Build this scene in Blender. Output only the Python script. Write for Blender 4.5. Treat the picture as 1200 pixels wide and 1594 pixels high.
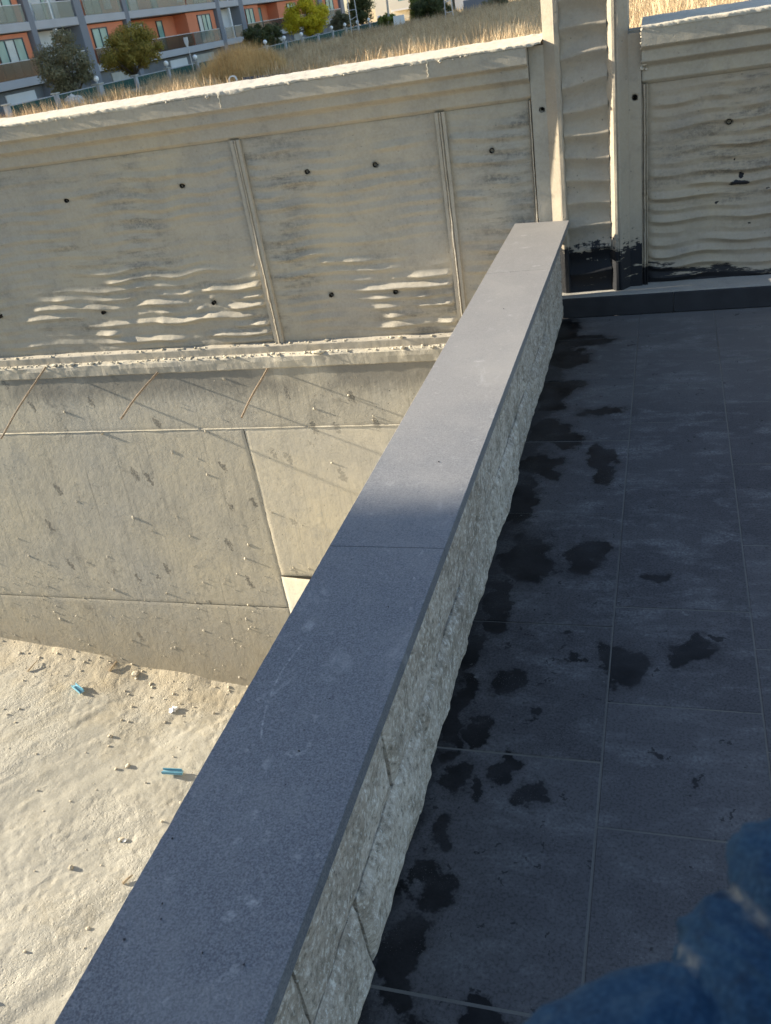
import bpy, bmesh, math, random
import numpy as np
from mathutils import Matrix, Vector

R = math.radians
rng = np.random.default_rng(7)
random.seed(7)
scn = bpy.context.scene
for o in list(bpy.data.objects):
    bpy.data.objects.remove(o, do_unlink=True)
COL = scn.collection

# ------------------------------------------------------------------ camera
CAMZ = 1.7228
cd = bpy.data.cameras.new('camera')
cd.sensor_fit = 'VERTICAL'; cd.sensor_height = 24.0; cd.lens = 24.0 * 1353.76 / 1594.0
cd.clip_start = 0.02; cd.clip_end = 3000
cd.dof.use_dof = True; cd.dof.focus_distance = 2.4; cd.dof.aperture_fstop = 8.5
cam = bpy.data.objects.new('camera', cd); COL.objects.link(cam)
a_, b_, c_ = R(60.14303), R(-10.087475), R(20.646276)
cam.matrix_world = Matrix.Translation((0, 0, CAMZ)) @ Matrix.Rotation(c_, 4, 'Z') @ Matrix.Rotation(a_, 4, 'X') @ Matrix.Rotation(b_, 4, 'Z')
scn.camera = cam

# ------------------------------------------------------------------ light
SUN_EL, SUN_AZ = 21.5, 2.3          # elevation; angle of the light to the long wall
w = bpy.data.worlds.new('World'); scn.world = w; w.use_nodes = True
nt = w.node_tree; bg = nt.nodes['Background']
sky = nt.nodes.new('ShaderNodeTexSky'); sky.sky_type = 'NISHITA'; sky.sun_disc = False
sky.sun_elevation = R(SUN_EL); sky.sun_rotation = R(-(90 + SUN_AZ)); sky.altitude = 100
sky.air_density = 1.0; sky.dust_density = 1.2; sky.ozone_density = 1.0
nt.links.new(sky.outputs[0], bg.inputs[0]); bg.inputs[1].default_value = 0.10
sd = bpy.data.lights.new('sun', 'SUN'); sd.energy = 5.0; sd.angle = R(0.53); sd.color = (1.0, 0.90, 0.735)
sun = bpy.data.objects.new('sun', sd); COL.objects.link(sun)
L = Vector((math.cos(R(SUN_EL)) * math.cos(R(SUN_AZ)), math.cos(R(SUN_EL)) * math.sin(R(SUN_AZ)), -math.sin(R(SUN_EL))))
sun.rotation_euler = L.to_track_quat('-Z', 'Y').to_euler(); sun.location = (-20, 0, 15)
scn.view_settings.view_transform = 'Standard'; scn.view_settings.look = 'None'
scn.view_settings.gamma = 1.0; scn.view_settings.exposure = 1.68
scn.render.engine = 'CYCLES'
scn.cycles.max_bounces = 8; scn.cycles.diffuse_bounces = 4

# ------------------------------------------------------------------ numpy noise
def _h(ix, iy, s):
    n = (ix * 374761393 + iy * 668265263 + s * 974634777) & 0xffffffff
    n = ((n ^ (n >> 13)) * 1274126177) & 0xffffffff
    return ((n ^ (n >> 16)) & 0xffff) / 65535.0
def vn(x, y, s=0):
    x = np.asarray(x, float); y = np.asarray(y, float)
    ix = np.floor(x).astype(np.int64); iy = np.floor(y).astype(np.int64)
    fx = x - ix; fy = y - iy; fx = fx * fx * (3 - 2 * fx); fy = fy * fy * (3 - 2 * fy)
    a = _h(ix, iy, s); b = _h(ix + 1, iy, s); c = _h(ix, iy + 1, s); d = _h(ix + 1, iy + 1, s)
    return (a + (b - a) * fx) * (1 - fy) + (c + (d - c) * fx) * fy
def fbm(x, y, s=0, o=4):
    t = 0; a = .5; f = 1.
    for i in range(o):
        t = t + a * (vn(x * f, y * f, s + i * 17) - .5) * 2; a *= .5; f *= 2.03
    return t

# ------------------------------------------------------------------ objects
WLOC = {}
def tag(o, label=None, cat=None, group=None, kind=None):
    if label: o['label'] = label
    if cat: o['category'] = cat
    if group: o['group'] = group
    if kind: o['kind'] = kind
    return o
def thing(name, loc, label, cat, group=None):
    o = bpy.data.objects.new(name, None); COL.objects.link(o); o.location = loc
    o.empty_display_size = .2
    WLOC[o.name] = Vector(loc)
    return tag(o, label, cat, group)

class MB:
    def __init__(s): s.v = []; s.f = []; s.n = 0
    def add(s, v, f):
        v = np.asarray(v, float).reshape(-1, 3); s.v.append(v)
        s.f += [tuple(int(i) + s.n for i in q) for q in f]; s.n += len(v); return s
    def box(s, x0, x1, y0, y1, z0, z1, bev=0.0):
        if bev <= 0:
            v = [(x, y, z) for z in (z0, z1) for y in (y0, y1) for x in (x0, x1)]
            return s.add(v, [(0, 2, 3, 1), (4, 5, 7, 6), (0, 1, 5, 4), (2, 6, 7, 3), (0, 4, 6, 2), (1, 3, 7, 5)])
        bm = bmesh.new(); bmesh.ops.create_cube(bm, size=1)
        for q in bm.verts:
            q.co = ((x0 + x1) / 2 + q.co.x * (x1 - x0), (y0 + y1) / 2 + q.co.y * (y1 - y0), (z0 + z1) / 2 + q.co.z * (z1 - z0))
        bmesh.ops.bevel(bm, geom=bm.edges[:], offset=bev, segments=1, affect='EDGES')
        bm.verts.index_update()
        s.add([tuple(q.co) for q in bm.verts], [tuple(q.index for q in f.verts) for f in bm.faces]); bm.free(); return s
    def grid(s, P, flip=False):
        """P: array (n,m,3)"""
        n, m, _ = P.shape
        i, j = np.meshgrid(np.arange(n - 1), np.arange(m - 1), indexing='ij'); k = (i * m + j).ravel()
        q = np.stack([k, k + 1, k + m + 1, k + m], 1)
        if flip: q = q[:, ::-1]
        return s.add(P.reshape(-1, 3), q.tolist())
    def tube(s, pts, rad, seg=8, cap=True):
        pts = [Vector(p) for p in pts]; n = len(pts)
        rad = rad if hasattr(rad, '__len__') else [rad] * n
        V = []; up = None
        for i, p in enumerate(pts):
            t = (pts[min(i + 1, n - 1)] - pts[max(i - 1, 0)]).normalized()
            if up is None: up = t.orthogonal().normalized()
            u = (up - t * up.dot(t)).normalized(); up = u; wv = t.cross(u)
            for k in range(seg):
                a = 2 * math.pi * k / seg
                V.append(p + (u * math.cos(a) + wv * math.sin(a)) * rad[i])
        F = [(i * seg + k, i * seg + (k + 1) % seg, (i + 1) * seg + (k + 1) % seg, (i + 1) * seg + k) for i in range(n - 1) for k in range(seg)]
        if cap: F += [tuple(range(seg))[::-1], tuple((n - 1) * seg + k for k in range(seg))]
        return s.add([tuple(q) for q in V], F)
    def rock(s, c, r, sub=1, rough=.3, flat=1.0, seed=0):
        bm = bmesh.new(); bmesh.ops.create_icosphere(bm, subdivisions=sub, radius=1)
        rr = random.Random(seed); sc = Vector((rr.uniform(.7, 1.3), rr.uniform(.7, 1.3), rr.uniform(.6, 1.1) * flat))
        bm.verts.index_update()
        V = [tuple(Vector(c) + Vector((q.co.x * sc.x, q.co.y * sc.y, q.co.z * sc.z)) * r * (1 + rr.uniform(-rough, rough))) for q in bm.verts]
        s.add(V, [tuple(q.index for q in f.verts) for f in bm.faces]); bm.free(); return s
    def build(s, name, m, parent=None, smooth=False, origin=None, kind=None):
        v = np.concatenate(s.v); lo = v.min(0); hi = v.max(0)
        og = np.array(origin) if origin is not None else np.array([(lo[0] + hi[0]) / 2, (lo[1] + hi[1]) / 2, lo[2]])
        me = bpy.data.meshes.new(name); me.from_pydata((v - og).tolist(), [], s.f); me.validate()
        if m: me.materials.append(m)
        if smooth: me.polygons.foreach_set('use_smooth', [True] * len(me.polygons))
        me.update()
        o = bpy.data.objects.new(name, me); COL.objects.link(o)
        pw = WLOC.get(parent.name, Vector()) if parent else Vector()
        o.parent = parent; o.location = Vector(og) - pw; WLOC[o.name] = Vector(og)
        if kind: o['kind'] = kind
        return o
def copy_tree(o, parent=None):
    c = o.copy(); COL.objects.link(c); c.parent = parent
    for ch in list(o.children): copy_tree(ch, c)
    return c

# ------------------------------------------------------------------ materials
class NT:
    def __init__(s, name):
        s.m = bpy.data.materials.new(name); s.m.use_nodes = True; s.t = s.m.node_tree
        s.b = s.t.nodes['Principled BSDF']; s._pos = None
    def n(s, typ, **k):
        nd = s.t.nodes.new(typ)
        for a, b in k.items(): setattr(nd, a, b)
        return nd
    def lk(s, a, b):
        if isinstance(a, (int, float)): b.default_value = a
        elif isinstance(a, tuple):
            b.default_value = (*a, 1.0)[:len(b.default_value)] if len(a) == 3 and len(b.default_value) == 4 else a
        else: s.t.links.new(a, b)
    def pos(s):
        if s._pos is None: s._pos = s.n('ShaderNodeNewGeometry').outputs['Position']
        return s._pos
    def obj(s): return s.n('ShaderNodeTexCoord').outputs['Object']
    def vec(s, v, sc=(1, 1, 1), loc=(0, 0, 0)):
        nd = s.n('ShaderNodeMapping'); s.lk(v, nd.inputs[0]); nd.inputs[1].default_value = loc; nd.inputs[3].default_value = sc
        return nd.outputs[0]
    def noise(s, sc, det=4, ro=.55, v=None, dist=0.0, col=False):
        nd = s.n('ShaderNodeTexNoise'); s.lk(v if v is not None else s.pos(), nd.inputs['Vector'])
        nd.inputs['Scale'].default_value = sc; nd.inputs['Detail'].default_value = det; nd.inputs['Roughness'].default_value = ro
        nd.inputs['Distortion'].default_value = dist
        return nd.outputs['Color' if col else 0]
    def vor(s, sc, v=None, feat='F1', out='Distance', rnd=1.0):
        nd = s.n('ShaderNodeTexVoronoi', feature=feat); s.lk(v if v is not None else s.pos(), nd.inputs['Vector'])
        nd.inputs['Scale'].default_value = sc; nd.inputs['Randomness'].default_value = rnd
        return nd.outputs[out]
    def mp(s, v, a, b, c=0.0, d=1.0, smooth=False):
        nd = s.n('ShaderNodeMapRange'); s.lk(v, nd.inputs[0])
        if smooth: nd.interpolation_type = 'SMOOTHSTEP'
        for i, q in enumerate((a, b, c, d)): nd.inputs[i + 1].default_value = q
        return nd.outputs[0]
    def ma(s, op, a, b=0.0, c=0.0):
        nd = s.n('ShaderNodeMath', operation=op); s.lk(a, nd.inputs[0]); s.lk(b, nd.inputs[1]); s.lk(c, nd.inputs[2]); return nd.outputs[0]
    def vm(s, op, a, b=(0, 0, 0), out=0):
        nd = s.n('ShaderNodeVectorMath', operation=op); s.lk(a, nd.inputs[0]); s.lk(b, nd.inputs[1]); return nd.outputs[out]
    def mix(s, f, a, b, mode='MIX'):
        nd = s.n('ShaderNodeMix', data_type='RGBA', blend_type=mode); s.lk(f, nd.inputs[0]); s.lk(a, nd.inputs[6]); s.lk(b, nd.inputs[7]); return nd.outputs[2]
    def xyz(s, v=None):
        nd = s.n('ShaderNodeSeparateXYZ'); s.lk(v if v is not None else s.pos(), nd.inputs[0]); return nd.outputs
    def bump(s, h, st, d, prev=None):
        nd = s.n('ShaderNodeBump'); s.lk(h, nd.inputs['Height']); nd.inputs['Strength'].default_value = st; nd.inputs['Distance'].default_value = d
        if prev is not None: s.lk(prev, nd.inputs['Normal'])
        return nd.outputs[0]
    def done(s, col, rough=.8, nrm=None, spec=.35, metal=0.0):
        s.lk(col, s.b.inputs['Base Color']); s.lk(rough, s.b.inputs['Roughness'])
        s.b.inputs['Specular IOR Level'].default_value = spec; s.b.inputs['Metallic'].default_value = metal
        if nrm is not None: s.lk(nrm, s.b.inputs['Normal'])
        return s.m
def plain(name, col, rough=.7, var=.12, sc=6.0, spec=.3, metal=0.0, bump=0.0):
    k = NT(name); f = k.noise(sc, 5)
    c = k.mix(k.mp(f, .3, .7), tuple(x * (1 - var) for x in col), tuple(min(1, x * (1 + var)) for x in col))
    nr = k.bump(k.noise(sc * 6, 3), bump, .01) if bump else None
    return k.done(c, rough, nr, spec, metal)

def concrete(name, base, dark=.25, warm=(1.0, .93, .78), streak=.25, pore=.5, bump=.35, tar=None, ripple_stain=False, blotch=.3, chips=0.0):
    k = NT(name)
    big = k.noise(.9, 5, .6); mid = k.noise(5, 6, .62); fine = k.noise(70, 4, .6)
    c0 = tuple(x * .86 for x in base); c1 = tuple(min(1, x * 1.12 * y) for x, y in zip(base, warm))
    c = k.mix(k.mp(big, .32, .68), c0, c1)
    c = k.mix(k.mp(mid, .45, .72, 0, .6), c, tuple(x * .66 for x in base))
    c = k.mix(k.mp(k.noise(17, 5, .7), .56, .68, 0, .4), c, tuple(x * .6 for x in base))
    c = k.mix(k.mp(fine, .35, .7, 0, .3), c, tuple(x * 1.25 for x in base))
    if streak:
        sv = k.vec(k.pos(), (26, 5, 1.1)); st = k.noise(1.0, 5, .65, sv)
        c = k.mix(k.mp(st, .55, .75, 0, streak), c, tuple(x * .55 for x in base))
    if blotch:            # old damp patches, scuffs and chips with broken edges
        bl = k.noise(2.6, 6, .72, None, .4); br = k.noise(34, 4, .7)
        f = k.ma('MULTIPLY', k.mp(bl, .56, .68), k.mp(br, .36, .6)); c = k.mix(k.ma('MULTIPLY', f, blotch), c, tuple(x * .45 for x in base))
        ch = k.ma('MULTIPLY', k.mp(k.noise(1.0, 5, .7, k.vec(k.pos(), (15, 15, 7))), .68, .74), blotch); c = k.mix(ch, c, tuple(x * .42 for x in base))
    if ripple_stain:      # horizontal smears left by the form liner
        sv = k.vec(k.pos(), (2.4, 2.4, 15)); st = k.noise(1.0, 6, .7, sv)
        reg = k.noise(1.7, 3)
        f = k.ma('MULTIPLY', k.mp(st, .47, .62), k.mp(reg, .44, .60))
        f = k.ma('MULTIPLY', f, k.mp(k.noise(45, 4, .7), .3, .6))
        c = k.mix(k.ma('MULTIPLY', f, .85), c, tuple(x * .38 for x in base))
    pv = k.vor(30); pm = k.mp(pv, .07, .15, 1, 0); sp = k.mp(k.noise(9, 2), .48, .62)
    pm = k.ma('MULTIPLY', pm, sp)
    c = k.mix(k.ma('MULTIPLY', pm, pore), c, tuple(x * .2 for x in base))
    if chips:             # chipped spots, leaning drips and mud splashed up from the ground
        wv = k.vm('ADD', k.pos(), k.vm('MULTIPLY', k.vm('SUBTRACT', k.noise(30, 4, .65, col=True), (.5, .5, .5)), (.10, 0, .10)))
        x_, y_, z_ = k.xyz(wv); cv = k.n('ShaderNodeCombineXYZ'); k.lk(k.ma('SUBTRACT', k.ma('MULTIPLY', x_, 9.0), k.ma('MULTIPLY', z_, -3.2)), cv.inputs[0]); k.lk(k.ma('MULTIPLY', z_, 3.6), cv.inputs[2])
        dv = k.vor(1.0, cv.outputs[0]); pc = k.xyz(k.vor(1.0, cv.outputs[0], out='Color'))
        m_ = k.ma('MULTIPLY', k.ma('LESS_THAN', dv, k.ma('MULTIPLY', pc[1], .22)), k.ma('LESS_THAN', pc[0], .62))
        m_ = k.ma('MULTIPLY', m_, k.mp(k.noise(70, 3), .35, .55, .35, 1))
        c = k.mix(k.ma('MULTIPLY', m_, .9 * chips), c, tuple(x * .33 for x in base))
        dl = k.noise(1.0, 4, .6, k.vec(k.pos(), (55, 1, .55))); c = k.mix(k.ma('MULTIPLY', k.mp(dl, .64, .70), .35 * chips), c, tuple(x * .5 for x in base))
        mud = k.ma('ADD', z_, k.ma('MULTIPLY', k.ma('SUBTRACT', k.noise(5, 6, .75), .5), 1.3)); c = k.mix(k.mp(mud, -2.0, -2.8, 0, .55 * chips), c, (.30, .245, .16))
        hl = k.noise(1.0, 3, .5, k.vec(k.pos(), (34, 1, .22))); c = k.mix(k.ma('MULTIPLY', k.mp(k.ma('ABSOLUTE', k.ma('SUBTRACT', hl, .60)), .004, .012, 1, 0), .5 * chips), c, tuple(x * .48 for x in base))
        lp = k.ma('ADD', z_, k.ma('MULTIPLY', k.ma('SUBTRACT', k.noise(1.0, 5, .7, k.vec(k.pos(), (40, 1, 3))), .5), .26)); lp = k.ma('MULTIPLY', k.mp(lp, -.48, -.36), k.mp(k.noise(1.3, 3), .38, .50))
        c = k.mix(k.ma('MULTIPLY', lp, .8 * chips), c, tuple(x * .42 for x in base))
        pm = k.ma('MAXIMUM', pm, k.ma('MULTIPLY', m_, .6))
    rough = .88
    if tar:
        c, rough = tar(k, c)
    n1 = k.bump(k.noise(22, 6, .65), bump, .006)
    n2 = k.bump(k.noise(160, 3), bump * .8, .002, n1)
    n3 = k.bump(pm, .5, -.004, n2)
    return k.done(c, rough, n3, .25)

CB = (.375, .347, .292)
def tar_pillar(k, c):
    x, y, z = k.xyz(); n = k.noise(1.0, 5, .7, k.vec(k.pos(), (9, 9, 26)))
    n2 = k.noise(1.0, 4, .6, k.vec(k.pos(), (60, 60, 7)))
    a = k.ma('ADD', z, k.ma('MULTIPLY', k.ma('SUBTRACT', n, .5), .42))
    a = k.ma('ADD', a, k.ma('MULTIPLY', k.ma('SUBTRACT', n2, .5), .16))
    m = k.mp(a, .36, .39, 1, 0)
    gap = k.mp(k.noise(1.0, 4, .6, k.vec(k.pos(), (7, 7, 30))), .64, .69)
    m = k.ma('MULTIPLY', m, k.ma('SUBTRACT', 1.0, gap))
    return k.mix(m, c, (.012, .013, .016)), k.mp(m, 0, 1, .88, .6)
def tar_right(k, c):
    x, y, z = k.xyz(); n = k.noise(1.0, 6, .7, k.vec(k.pos(), (5, 5, 28)))
    a = k.ma('ADD', z, k.ma('MULTIPLY', k.ma('SUBTRACT', n, .5), .30))
    a = k.ma('ADD', a, k.mp(x, -.1, .6, -.02, .07))
    m = k.mp(a, .205, .225, 1, 0)
    # a few flicked marks higher up
    p = k.vm('ADD', k.pos(), k.vm('MULTIPLY', k.vm('SUBTRACT', k.noise(18, 4, .6, col=True), (.5, .5, .5)), (.06, 0, .045)))
    for cx, cz, rx, rz in ((.355, .635, .05, .013), (.365, .668, .014, .014), (.50, .60, .012, .004), (.25, .545, .01, .006), (.33, .75, .006, .006), (.42, .42, .008, .004)):
        d = k.vm('LENGTH', k.vm('MULTIPLY', k.vm('SUBTRACT', p, (cx, 0, cz)), (1 / rx, 0, 1 / rz)), out=1)
        m = k.ma('MAXIMUM', m, k.mp(d, .85, 1.05, 1, 0))
    return k.mix(m, c, (.014, .014, .016)), k.mp(m, 0, 1, .88, .6)

M = {}
M['conc_panel'] = concrete('concrete_form_liner', CB, ripple_stain=True, streak=.12, pore=.35)
M['conc_trim'] = concrete('concrete_trim', (.38, .35, .295), streak=.15, pore=.3, bump=.25)
M['conc_top'] = concrete('concrete_rough_top', (.46, .425, .36), streak=0, pore=.2, bump=.6)
M['conc_low'] = concrete('concrete_retaining', (.42, .393, .33), streak=.55, pore=.9, bump=.5, blotch=.8, chips=1.0)
M['conc_low2'] = concrete('concrete_retaining_pale', (.53, .49, .405), streak=.2, pore=.7, bump=.35, blotch=.25, chips=.55)
M['conc_pale'] = concrete('concrete_plaster', (.68, .64, .55), streak=.05, pore=.2, bump=.3)
M['conc_pillar'] = concrete('concrete_pillar', (.335, .297, .242), streak=.1, pore=.55, tar=tar_pillar)
M['conc_right'] = concrete('concrete_right_panel', (.345, .303, .245), ripple_stain=True, streak=.1, pore=.4, tar=tar_right)
M['mortar'] = concrete('mortar_grey', (.30, .29, .27), streak=0, pore=.2, bump=.5)
M['mortar_pale'] = concrete('mortar_pale', (.5, .46, .37), streak=0, pore=.2, bump=.6)

# wet floor tiles
def floor_mat():
    k = NT('basalt_floor_tile')
    x, y, z = k.xyz()
    orn = k.n('ShaderNodeObjectInfo').outputs['Random']
    base = k.mix(orn, (.050, .046, .048), (.078, .072, .073))
    mid = k.noise(3.5, 6, .65); fine = k.noise(150, 3, .6); sm = k.noise(1.0, 9, .74, k.vec(k.pos(), (4.2, 9.5, 1)), .25)
    c = k.mix(k.mp(mid, .38, .7, 0, .55), base, (.105, .097, .095))
    c = k.mix(k.mp(k.noise(16, 6, .72), .55, .70, 0, .4), c, (.13, .122, .12))
    c = k.mix(k.mp(fine, .45, .75, 0, .35), c, (.13, .125, .125)); c = k.mix(k.mp(fine, .48, .36, 0, .4), c, (.02, .02, .022))
    dust = k.ma('MULTIPLY', k.ma('MULTIPLY', k.mp(sm, .50, .66), k.mp(k.noise(110, 3, .6), .34, .62)), k.mp(y, .8, 4.2, .42, 1.0))
    c = k.mix(dust, c, (.20, .195, .19))
    dz = k.ma('ADD', y, k.ma('MULTIPLY', k.ma('SUBTRACT', k.noise(1.2, 4), .5), 2.2))
    c = k.mix(k.mp(dz, 3.2, 5.0, 0, .55), c, (.17, .162, .15))
    wp = k.vm('ADD', k.pos(), k.vm('MULTIPLY', k.vm('SUBTRACT', k.noise(9, 5, .6, col=True), (.5, .5, .5)), (.20, .20, 0)))
    wp = k.vm('ADD', wp, k.vm('MULTIPLY', k.vm('SUBTRACT', k.noise(40, 3, .6, col=True), (.5, .5, .5)), (.016, .016, 0)))
    st = [(-.271, 2.50, .06, .10), (-.24, 2.56, .05, .07), (-.12, 1.99, .062, .085), (-.15, 2.03, .05, .06), (.05, 2.03, .035, .055), (.085, 2.08, .06, .045),
          (-.484, 1.655, .042, .06), (-.47, 1.70, .03, .04), (-.386, 1.545, .035, .045), (-.39, 1.59, .018, .03), (-.311, 1.465, .033, .042), (-.505, 1.50, .04, .06),
          (-.44, 1.455, .027, .03), (-.495, 1.17, .05, .06), (-.53, 1.22, .03, .05), (-.503, 1.335, .035, .045), (-.462, 2.50, .085, .16), (-.40, 2.46, .06, .07),
          (-.52, 2.25, .05, .12), (-.50, 2.13, .035, .06), (-.44, 1.87, .055, .045), (-.40, 1.89, .025, .03), (-.53, 2.9, .06, .2), (-.5, 3.2, .09, .1), (-.44, 3.1, .05, .05),
          (-.50, 3.5, .10, .12), (-.4, 3.42, .07, .07), (-.52, 3.9, .09, .2), (-.46, 4.0, .08, .08), (-.50, 4.35, .12, .16), (-.4, 4.6, .13, .08), (-.24, 3.15, .045, .13),
          (-.26, 3.28, .04, .08), (-.29, 2.1, .018, .018), (-.34, 1.77, .016, .016), (-.02, 2.42, .045, .03), (-.53, 1.02, .05, .09), (-.50, .93, .06, .05), (-.34, .93, .03, .03),
          (-.24, 2.0, .03, .02), (.16, 2.11, .014, .018), (.10, 1.58, .008, .012), (-.02, 1.64, .010, .012), (-.56, 2.0, .05, .08), (-.55, 1.75, .03, .2), (-.27, 3.7, .1, .05), (-.55, 4.7, .1, .3)]
    dm = None
    for cx, cy, rx, ry in st:
        d = k.vm('LENGTH', k.vm('MULTIPLY', k.vm('SUBTRACT', wp, (cx, cy, 0)), (1 / rx, 1 / ry, 0)), out=1)
        dm = d if dm is None else k.ma('MINIMUM', dm, d)
    wet = k.ma('MAXIMUM', k.mp(dm, .80, 1.12, 1, 0, True), k.ma('MULTIPLY', k.mp(dm, 1.0, 1.45, 1, 0), .35))
    tone = k.mp(k.noise(7, 3), .35, .65, .74, 1.0)
    # scattered drops, more of them close to the low wall
    dr = k.vor(34, k.vm('MULTIPLY', wp, (1, 1, 0))); pick = k.vor(34, k.vm('MULTIPLY', wp, (1, 1, 0)), out='Color')
    pk = k.xyz(pick)[0]; near = k.mp(x, -.55, .15, .34, .06)
    drop = k.ma('MULTIPLY', k.mp(dr, .16, .24, 1, 0), k.ma('LESS_THAN', pk, near))
    # damp seam along the foot of the stones
    ed = k.ma('ADD', x, k.ma('MULTIPLY', k.ma('SUBTRACT', k.noise(5, 5, .65), .5), .34))
    ed = k.ma('ADD', ed, k.mp(y, 1.0, 3.0, .035, -.035))
    seam = k.mp(ed, -.555, -.50, 1, 0)
    wt = k.ma('MAXIMUM', k.ma('MULTIPLY', wet, tone), k.ma('MAXIMUM', k.ma('MULTIPLY', drop, .7), k.ma('MULTIPLY', seam, .62)))
    c = k.mix(wt, c, (.004, .0038, .0042))
    grit = k.ma('MULTIPLY', k.mp(k.vor(210), .10, .17, 1, 0), k.mp(k.noise(6, 4, .6), .5, .62)); c = k.mix(k.ma('MULTIPLY', grit, .5), c, (.33, .32, .30))
    # pale splashes of dried mortar
    pl = k.ma('MULTIPLY', k.mp(k.noise(7, 5, .7), .66, .74), k.mp(k.noise(60, 3), .4, .6))
    c = k.mix(k.ma('MULTIPLY', pl, .6), c, (.34, .33, .31))
    rough = k.mp(wt, 0, 1, .76, .58)
    nr = k.bump(k.noise(260, 3, .6), .25, .0015); nr = k.bump(k.noise(30, 4), .15, .002, nr)
    return k.done(c, rough, nr, .22)
M['tile'] = floor_mat()
M['joint'] = concrete('tile_joint', (.145, .138, .13), streak=0, pore=.9, bump=.5, blotch=.9)

def cap_mat():
    k = NT('basalt_coping'); x, y, z = k.xyz()
    gr = k.noise(250, 4, .72); mid = k.noise(6, 6, .6); big = k.noise(1.3, 3)
    c = k.mix(k.mp(big, .3, .7), (.066, .074, .088), (.096, .102, .113))
    c = k.mix(k.mp(gr, .42, .7, 0, .6), c, (.25, .253, .26))
    c = k.mix(k.mp(gr, .46, .3, 0, .55), c, (.034, .038, .047))
    c = k.mix(k.mp(mid, .50, .75, 0, .4), c, (.19, .19, .188))
    c = k.mix(k.mp(k.noise(2.7, 5, .65, None, .5), .52, .68, 0, .38), c, (.20, .198, .192))
    c = k.mix(k.mp(k.noise(38, 4, .7), .60, .72, 0, .35), c, (.32, .32, .31))
    sun_dust = k.ma('ADD', y, k.ma('MULTIPLY', k.ma('SUBTRACT', k.noise(2.2, 4, .6), .5), 1.4)); c = k.mix(k.mp(sun_dust, 1.6, 2.8, 0, .42), c, (.30, .275, .24))  # pale dust, also painting the far slabs' sunlit warmth and brightness into the colour
    # scuffs and chalky rub marks
    sc = k.noise(1.0, 6, .7, k.vec(k.pos(), (11, 5, 1)), .8)
    c = k.mix(k.ma('MULTIPLY', k.mp(sc, .60, .72), .22), c, (.42, .42, .41))
    p = k.vm('ADD', k.pos(), k.vm('MULTIPLY', k.vm('SUBTRACT', k.noise(30, 4, .6, col=True), (.5, .5, .5)), (.03, .03, 0)))
    m = None
    for cx, cy, rx, ry in ((-.77, 1.43, .014, .02), (-.705, 1.015, .009, .02), (-.66, 1.05, .02, .008), (-.68, .90, .007, .016), (-.69, .85, .006, .01), (-.62, .74, .02, .008), (-.64, .71, .012, .01),
                           (-.545, 1.5, .006, .008), (-.575, 1.73, .003, .014), (-.573, 1.62, .004, .008), (-.60, 4.2, .02, .012), (-.7, 4.55, .03, .012), (-.66, 3.0, .02, .01), (-.62, 3.5, .012, .01), (-.74, 4.8, .02, .012)):
        d = k.vm('LENGTH', k.vm('MULTIPLY', k.vm('SUBTRACT', p, (cx, cy, 0)), (1 / rx, 1 / ry, 0)), out=1)
        q = k.mp(d, .5, 1.3, 1, 0); m = q if m is None else k.ma('MAXIMUM', m, q)
    # one thin curved scratch
    xs = k.ma('SUBTRACT', x, k.ma('ADD', -.775, k.ma('MULTIPLY', k.ma('POWER', k.ma('SUBTRACT', y, 1.25), 2.0), 1.1)))
    scr = k.ma('MULTIPLY', k.mp(k.ma('ABSOLUTE', xs), .0012, .003, 1, 0), k.ma('MULTIPLY', k.ma('GREATER_THAN', y, 1.08), k.ma('LESS_THAN', y, 1.36)))
    m = k.ma('MAXIMUM', m, k.ma('MULTIPLY', scr, k.mp(k.noise(120, 2), .35, .55)))
    c = k.mix(k.ma('MULTIPLY', m, k.mp(k.noise(90, 3, .6), .38, .7, .02, .42)), c, (.5, .5, .48))
    nr = k.bump(gr, .35, .0016); nr = k.bump(k.noise(120, 3), .2, .002, nr)
    return k.done(c, .62, nr, .4)
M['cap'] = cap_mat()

def stone_mat():
    k = NT('split_face_stone')
    gr = k.noise(58, 6, .76); mid = k.noise(10, 6, .68); big = k.noise(2.2, 4)
    fl = k.noise(1.0, 3, .6, k.vec(k.pos(), (90, 150, 70)))
    c = k.mix(k.mp(big, .35, .65), (.34, .29, .235), (.48, .42, .345))
    c = k.mix(k.mp(mid, .47, .64, 0, .75), c, (.215, .18, .135))
    c = k.mix(k.mp(gr, .52, .66, 0, .7), c, (.78, .74, .66))
    c = k.mix(k.mp(gr, .47, .36, 0, .85), c, (.13, .12, .095))
    c = k.mix(k.mp(fl, .62, .7, 0, .6), c, (.8, .79, .75))
    st = k.mp(k.noise(4.5, 4, .6), .62, .72)
    c = k.mix(k.ma('MULTIPLY', st, .5), c, (.15, .135, .10))
    nr = k.bump(k.noise(60, 6, .7), .9, .008); nr = k.bump(gr, .6, .003, nr)
    return k.done(c, .85, nr, .3)
M['stone'] = stone_mat()

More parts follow.
